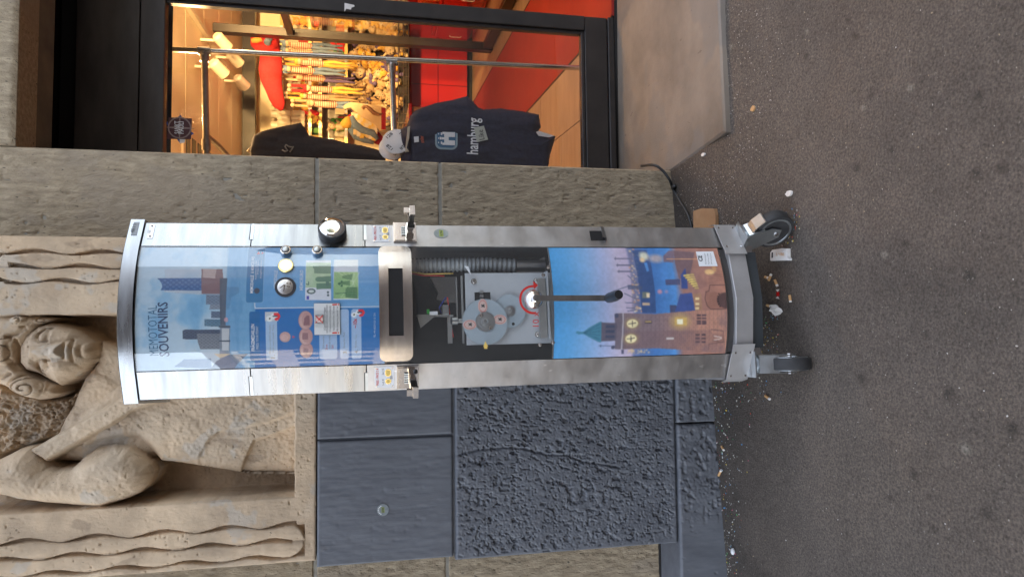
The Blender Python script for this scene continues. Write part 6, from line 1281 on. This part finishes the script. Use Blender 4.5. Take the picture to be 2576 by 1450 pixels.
part('castle_emblem', mb, M_white, bdg, kind='stuff')
nq_ = [hz(cQ, *p, 3.70) for p in ((498, 988), (575, 972), (608, 1080), (520, 1100))]; mb = MB(); mb.prism([(x, 3.70, z) for x, z in nq_], (0, .001, 0)); tk = part('paper_note', mb, mat('note_paper', (.5, .53, .47), rough=.8), h2)
mb = MB(); lettering(mb, 'Like', lambda a, b: (a, 3.698, b), hz(cQ, 580, 1078, 3.7), hz(cQ, 565, 1003, 3.7), .03); part('lettering', mb, M_ink, tk)
mb = MB(); mb.prism([(x, 3.71, z) for x, z in [hz(cQ, *p, 3.71) for p in ((33, 1058), (70, 1054), (72, 1098), (36, 1102))]], (0, .001, 0)); part('size_tag', mb, M_white, h2)
mb = MB(); lettering(mb, 'smiler', fl_h, hz(cQ, 112, 1104), hz(cQ, 105, 1050), .02, True); part('lettering', mb, mat('orange_thread', (.6, .12, .04), rough=.7), h2)
mb = MB(); mb.prism(gq(cQ, ((980, 1022), (1000, 1012), (1120, 1050), (1080, 1062), (1000, 1050)), 3.72), (0, .004, 0)); part('white_hem', mb, M_paper, h2)
mb = MB(); mb.prism(gq(cS, ((2330, 1040), (2350, 870), (2365, 720), (2400, 705), (2385, 880), (2350, 1020), (2385, 1070), (2330, 1080)), 3.70), (0, .012, 0)); part('hanger_arm', mb, M_lamp, h2)
# round size dividers
for k, (c, d, lab) in enumerate((((2200, 930), 3.76, 'round white size divider marked 128 on the lower rail arm'), ((2150, 1020), 3.82, 'second white size divider half hidden behind the first'))):
    p = dpt(*cS(*c), d); e = thing('size_divider', lab, 'size divider', WORLD, tuple(p)); ax = Vector((.35, -1, .15)).normalized(); mb = MB(); mb.lathe(p, ax, [(.072, -.004), (.075, -.002), (.075, .002), (.072, .004)], 36); part('disc', mb, M_wh, e, smooth=40)
    if k == 0:
        u_ = Vector((0, 0, 1)).cross(ax).normalized(); w_ = ax.cross(u_)
        u_ = -u_ if u_.x < 0 else u_
        mb = MB()
        for t in range(4):
            an = PI/4+t*PI/2; cx_, cz_ = .05*math.cos(an), .05*math.sin(an); tx, tz = math.sin(an), -math.cos(an)
            lettering(mb, '128', lambda a, b: p+u_*a+w_*b+ax*.005, (cx_-tx*.02-.008*math.cos(an), cz_-tz*.02-.008*math.sin(an)), (cx_+tx*.02-.008*math.cos(an), cz_+tz*.02-.008*math.sin(an)), .018, True)
        part('lettering', mb, M_ink, e)
# sticker on the pane and a torn scrap on the stile
fx = lambda dx, dy: wpt(dx, dy, ND+.006)
q = [fx(*cV(x, y)) for x, y in ((1450, 1008), (1648, 1018), (1640, 1196), (1434, 1192))]; yst = Yg-.008
stk = thing('window_sticker', 'dark brown square sticker with white compass star on the shop pane', 'sticker', WALL, (q[0][0], yst, q[0][1])); mb = MB(); mb.prism([(s, yst, z) for s, z in q], (0, .0012, 0)); part('film', mb, mat('sticker_brown', (.075, .016, .018), rough=.5), stk)
fs = lambda a, b: (a, yst-.002, b); lt = lambda cr, x, y: fx(*cr(x, y))
mb = MB(); lettering(mb, 'SANKT', fs, lt(cV, 1543, 1150), lt(cV, 1543, 1042), .022, True); lettering(mb, 'PAULI', fs, lt(cV, 1577, 1150), lt(cV, 1577, 1046), .022, True); part('lettering', mb, M_white, stk)
cst = np.array(lt(cV, 1543, 1098)); mb = MB()
for k in range(4):
    an = k*PI/2; L_ = .07; a0 = cst+L_*np.array((math.cos(an), math.sin(an))); b0 = cst+.006*np.array((-math.sin(an), math.cos(an))); b1 = cst-.006*np.array((-math.sin(an), math.cos(an))); mb.prism([(v[0], yst-.0008, v[1]) for v in (a0, b0, b1)], (0, .0004, 0))
for k in range(20):
    t0, t1 = 2*PI*k/20, 2*PI*(k+1)/20; mb.prism([(cst[0]+r_*math.cos(t), yst-.0014, cst[1]+r_*math.sin(t)) for t, r_ in ((t0, .05), (t1, .05), (t1, .044), (t0, .044))], (0, .0004, 0))
part('compass_star', mb, mat('sticker_beige', (.3, .22, .2), rough=.5), stk, kind='stuff'); mb = MB()
for tri in (((1520, 1010), (1550, 985), (1565, 1016)), ((1438, 1040), (1424, 1055), (1442, 1080)), ((1515, 1190), (1550, 1235), (1570, 1195)), ((1640, 1130), (1665, 1145), (1640, 1160))): mb.prism([(s, yst+.002, z) for s, z in [lt(cV, *p) for p in tri]], (0, .0008, 0))
part('blue_points', mb, mat('sticker_blue', (.05, .1, .4), rough=.5), stk, kind='stuff'); mb = MB(); mb.prism([(s, yst+.0005, z) for s, z in [lt(cV, *p) for p in ((1540, 1192), (1545, 1230), (1585, 1225), (1588, 1195))]], (0, .0008, 0)); part('white_scrap', mb, M_white, stk)
fo = lambda x, y: wpt(*cP(x, y), ND+.036); q = [fo(*p) for p in ((978, 104), (980, 26), (1062, 44), (1066, 56), (1040, 66), (1034, 84), (1010, 78), (994, 76), (984, 96))]
mb = MB(); mb.prism([(s, Yg-.036, z) for s, z in q], (0, .0012, 0)); solo('paper_scrap', mb, M_paper, 'torn white paper scrap stuck to the dark window stile', 'paper', WALL, (q[0][0], Yg-.036, q[0][1]))
# ================================================================== on the pavement
c7 = crop(2400, 560, 3.22); c6 = crop(2980, 940, 4.5333); c5 = crop(2500, 1400, 1.702); c8 = crop(2600, 0, 1.8129)
pts = [dpt(*c7(340, 284), 2.86), dpt(*c7(400, 276), 2.80), dpt(*c7(470, 268), 2.745), dpt(*c7(545, 288), 2.722), dpt(*c7(620, 352), 2.714), dpt(*c7(700, 462), 2.70)]
pts += [gpt(*c7(x, y))+Vector((0, 0, .007)) for x, y in ((748, 552), (782, 622), (850, 742), (900, 820), (945, 900), (990, 1040), (1010, 1200))]
mb = MB(); P_ = []
for i in range(len(pts)-1):
    for k in range(6): P_.append(Vector(pts[i]).lerp(Vector(pts[i+1]), k/6))
for _ in range(3): P_ = [P_[0]]+[(P_[i-1]+P_[i]*2+P_[i+1])/4 for i in range(1, len(P_)-1)]+[P_[-1]]
mb.tube(P_, .0058, 8); solo('power_cable', mb, M_cord, 'black power cable bending round the foot of the pillar', 'cable', smooth=True)
p = gpt(*c7(772, 545)); mb = MB(); mb.ball(p+Vector((0, 0, .01)), (.01, .02, .01), 8, 6); solo('cable_clip', mb, M_cord, 'small black clip holding the cable at the pillar foot', 'clip', smooth=True)
q = [gpt(*c7(x, y)) for x, y in ((1040, 850), (1150, 815), (1305, 820), (1322, 900), (1322, 1120), (1042, 1120))]; mb = MB(); mb.prism([v+Vector((0, 0, .016)) for v in q], (0, 0, -.012)); solo('cardboard_piece', mb, M_card, 'flat brown cardboard piece on the ground behind the machine', 'cardboard', WORLD, tuple(q[0]))
# crushed cigarette pack
q = [gpt(*c6(x, y))+Vector((0, 0, .012)) for x, y in ((188, 210), (225, 160), (330, 145), (395, 133), (490, 138), (492, 210), (494, 290), (520, 320), (515, 348), (350, 348), (200, 354), (186, 340))]
e = thing('cigarette_pack', 'crushed white cigarette pack with brown lettering in front of the castor', 'cigarette pack', WORLD, tuple(q[0])); mb = MB(); k = len(q); cen = sum(q, Vector())/k+Vector((0, 0, .006)); b = [v+Vector((0, 0, -.012)) for v in q]; mb.add(q+b+[cen], [(2*k, (i+1) % k, i) for i in range(k)]+[(i, (i+1) % k, k+(i+1) % k, k+i) for i in range(k)]); part('wrapper', mb, M_paper, e)
mb = MB(); mb.prism([gpt(*c6(x, y))+Vector((0, 0, .0155)) for x, y in ((228, 205), (248, 205), (246, 298), (226, 300))], (0, 0, -.002)); part('torn_hole', mb, M_ink, e)
g0, g1 = gpt(*c6(430, 190)), gpt(*c6(430, 345)); gL = gpt(*c6(462, 322)); 
P0, P1 = gpt(*c6(408, 262)), gpt(*c6(392, 210)); ex = (gpt(*c6(330, 235))-gpt(*c6(465, 235)))
o0 = gpt(*c6(326, 262)); eu = (gpt(*c6(466, 262))-o0); ev = (gpt(*c6(326, 212))-o0)
mb = MB(); lettering(mb, 'LAIBS', lambda a, b: o0+eu*a+ev*b+Vector((0, 0, .0175)), (0, 0), (1, 0), 1.0, True); part('lettering', mb, M_butt, e)
# paper tissue
q = [(160, 1190), (180, 1130), (250, 1125), (300, 1150), (345, 1170), (360, 1200), (372, 1250), (330, 1300), (288, 1332), (240, 1300), (200, 1250), (175, 1215)]; V = [gpt(*c6(*p)) for p in q]; cen = gpt(*c6(265, 1220))
mb = MB(); k = len(V); hh = rng.uniform(.002, .016, k); r1 = [v+Vector((0, 0, h)) for v, h in zip(V, hh)]; r2 = [v.lerp(cen, .5)+Vector((0, 0, rng.uniform(.012, .03))) for v in V]
mb.add(r1+r2+[cen+Vector((0, 0, .02))], [(i, (i+1) % k, k+(i+1) % k, k+i) for i in range(k)]+[(k+i, k+(i+1) % k, 2*k) for i in range(k)]); solo('paper_tissue', mb, M_paper, 'crumpled white paper tissue on the ground under the machine', 'tissue', WORLD, tuple(cen))
# cigarette butts
bt = [(c6(125, 700), c6(170, 590), 'cigarette butt leaning towards the machine at the end of the row'), (c6(60, 640), c6(118, 655), 'cigarette butt half under the machine'), (c6(235, 690), c6(280, 800), 'long cigarette butt with a white end below the machine'),
      (c6(95, 1140), c6(165, 1160), 'cigarette butt tucked under the paper tissue'), (c5(842, 245), c5(872, 268), 'cigarette butt beside the left castor'), (c5(530, 775), c5(548, 738), 'flattened yellow butt at the foot of the plinth'), (c5(550, 580), c5(566, 608), 'orange cigarette butt near the plinth foot'), (c6(498, 960), c6(515, 1085), 'thin pale stub lying apart on the pavement')]
for a_, b_, lab in bt:
    P, Q = gpt(*a_)+Vector((0, 0, .005)), gpt(*b_)+Vector((0, 0, .005)); e = thing('cigarette_butt', lab, 'cigarette butt', WORLD, tuple(P), 'cigarette butts on the pavement'); r_ = .0045; mb = MB(); mb.tube([P, P.lerp(Q, .78)], r_, 8); part('filter', mb, M_butt, e, smooth=40); mb = MB(); mb.tube([P.lerp(Q, .781), Q], r_*.97, 8); part('stub', mb, M_paper, e, smooth=40)
P = gpt(*c6(295, 940)); e = thing('sweet_wrapper', 'small red and white sweet wrapper under the machine', 'wrapper', WORLD, tuple(P)); mb = MB(); mb.tube([P+Vector((-.007, 0, .006)), P+Vector((.007, 0, .006))], .006, 7); part('middle', mb, M_redc, e); mb = MB(); mb.prism([P+Vector(v) for v in ((.0072, 0, .006), (.016, -.006, .004), (.014, .008, .008))], (0, 0, .001)); mb.prism([P+Vector(v) for v in ((-.0072, 0, .006), (-.016, -.006, .004), (-.014, .008, .008))], (0, 0, .001)); part('twist', mb, M_paper, e, kind='stuff')
P = gpt(*c5(630, 1278)); mb = MB(); mb.ball(P+Vector((0, 0, .008)), (.013, .009, .008), 10, 7); solo('pebble', mb, M_wh, 'pale oval pebble at the foot of the plinth corner', 'pebble', WORLD, tuple(P), smooth=True)
for (c, rx, ry, lab) in ((c8(880, 1370), .016, .009, 'pale flat chewing gum spot right of the castor'), (c8(390, 320), .02, .008, 'pale stone chip beside the doorstep slab'), (c8(625, 770), .012, .009, 'beige gum spot in front of the doorstep slab'), (c8(272, 1095), .014, .006, 'white paper bit beside the slab corner')):
    P = gpt(*c); mb = MB(); n_ = 12; mb.prism([P+Vector((ry*math.sin(t)*(.8+.4*rng.random()), rx*math.cos(t)*(.8+.4*rng.random()), .006)) for t in LS(0, 2*PI, n_+1)[:-1]], (0, 0, -.006)); solo('pale_spot' if 'gum' in lab else 'chip', mb, M_butt if 'paper' not in lab and 'beige' in lab else M_paper, lab, 'gum spot' if 'gum' in lab else 'litter', WORLD, tuple(P))
# confetti and grit: nobody could count it
def scraps(name, pts, cols, smin, smax, hgt, label):
    mb = MB(); cc = []
    for p, c in zip(pts, cols):
        s_ = rng.uniform(smin, smax); n_ = int(rng.integers(4, 6)); a0 = rng.uniform(0, 6.28); tl = rng.normal(size=2)*.25
        ring = []
        for k in range(n_):
            t = a0+2*PI*k/n_; r_ = s_*rng.uniform(.6, 1.25); x, y = r_*math.cos(t), r_*math.sin(t); ring.append(Vector((p[0]+x, p[1]+y, p[2]+hgt+x*tl[0]+y*tl[1]+.0015)))
        b0 = len(mb.v); mb.add(ring+[Vector((p[0], p[1], p[2]+hgt*1.6+.002))], [(i, (i+1) % n_, n_) for i in range(n_)]); cc += [c]*(n_+1)
    return solo(name, mb, M_attr, label, None, kind='stuff', col=np.array(cc))
CONF = [tuple(v*.7 for v in rgb(*c)) for c in ((235, 235, 225), (240, 240, 235), (90, 160, 220), (230, 90, 60), (240, 210, 70), (230, 120, 150), (150, 200, 230), (235, 225, 200), (90, 190, 120))]
pts, cols = [], []
def on(dx, dy): p = gpt(dx, dy); return (p.x, p.y, p.z)
for k in range(260):
    t = rng.random(); dy = 945+t*500; dx = 1790+t*38+abs(rng.normal())*38*(1-.5*t)+2
    pts.append(on(dx, dy)); cols.append(CONF[int(rng.integers(0, 9))] if rng.random() < .65 else CONF[int(rng.integers(0, 2))])
for k in range(90): pts.append(on(rng.uniform(1900, 1960), rng.uniform(790, 905))); cols.append(CONF[int(rng.integers(0, 9))])
for k in range(60): dy = rng.uniform(905, 1010); pts.append(on(1862+rng.normal()*36, dy)); cols.append(CONF[int(rng.integers(0, 9))])
for k in range(60): pts.append(on(1990+rng.normal()*12, 575+rng.normal()*25)); cols.append(CONF[int(rng.integers(0, 9))])
scraps('confetti', pts, cols, .0014, .0038, .001, 'coloured paper confetti scattered along the plinth foot')
pts, cols = [], []
GR = [tuple(v*.75 for v in rgb(*c)) for c in ((210, 200, 190), (170, 160, 150), (225, 220, 215), (120, 108, 98), (190, 170, 140))]
for k in range(1500):
    r_ = rng.random()
    if r_ < .45: dx, dy = rng.normal(1790, 60), rng.uniform(400, 620)
    elif r_ < .75: dx, dy = 1830+abs(rng.normal())*70, rng.uniform(20, 420)
    elif r_ < .85: dx, dy = rng.uniform(1690, 1860), rng.uniform(430, 570)
    else: dx, dy = rng.uniform(1850, 2560), rng.uniform(0, 1450)
    if dx < 1705: continue
    p = on(dx, dy)
    if dy < 330 and dx < 1822: continue
    pts.append(p); cols.append(GR[int(rng.integers(0, 5))])
scraps('grit', pts, cols, .0009, .0026, .0008, 'pale grit and tiny litter strewn over the pavement')
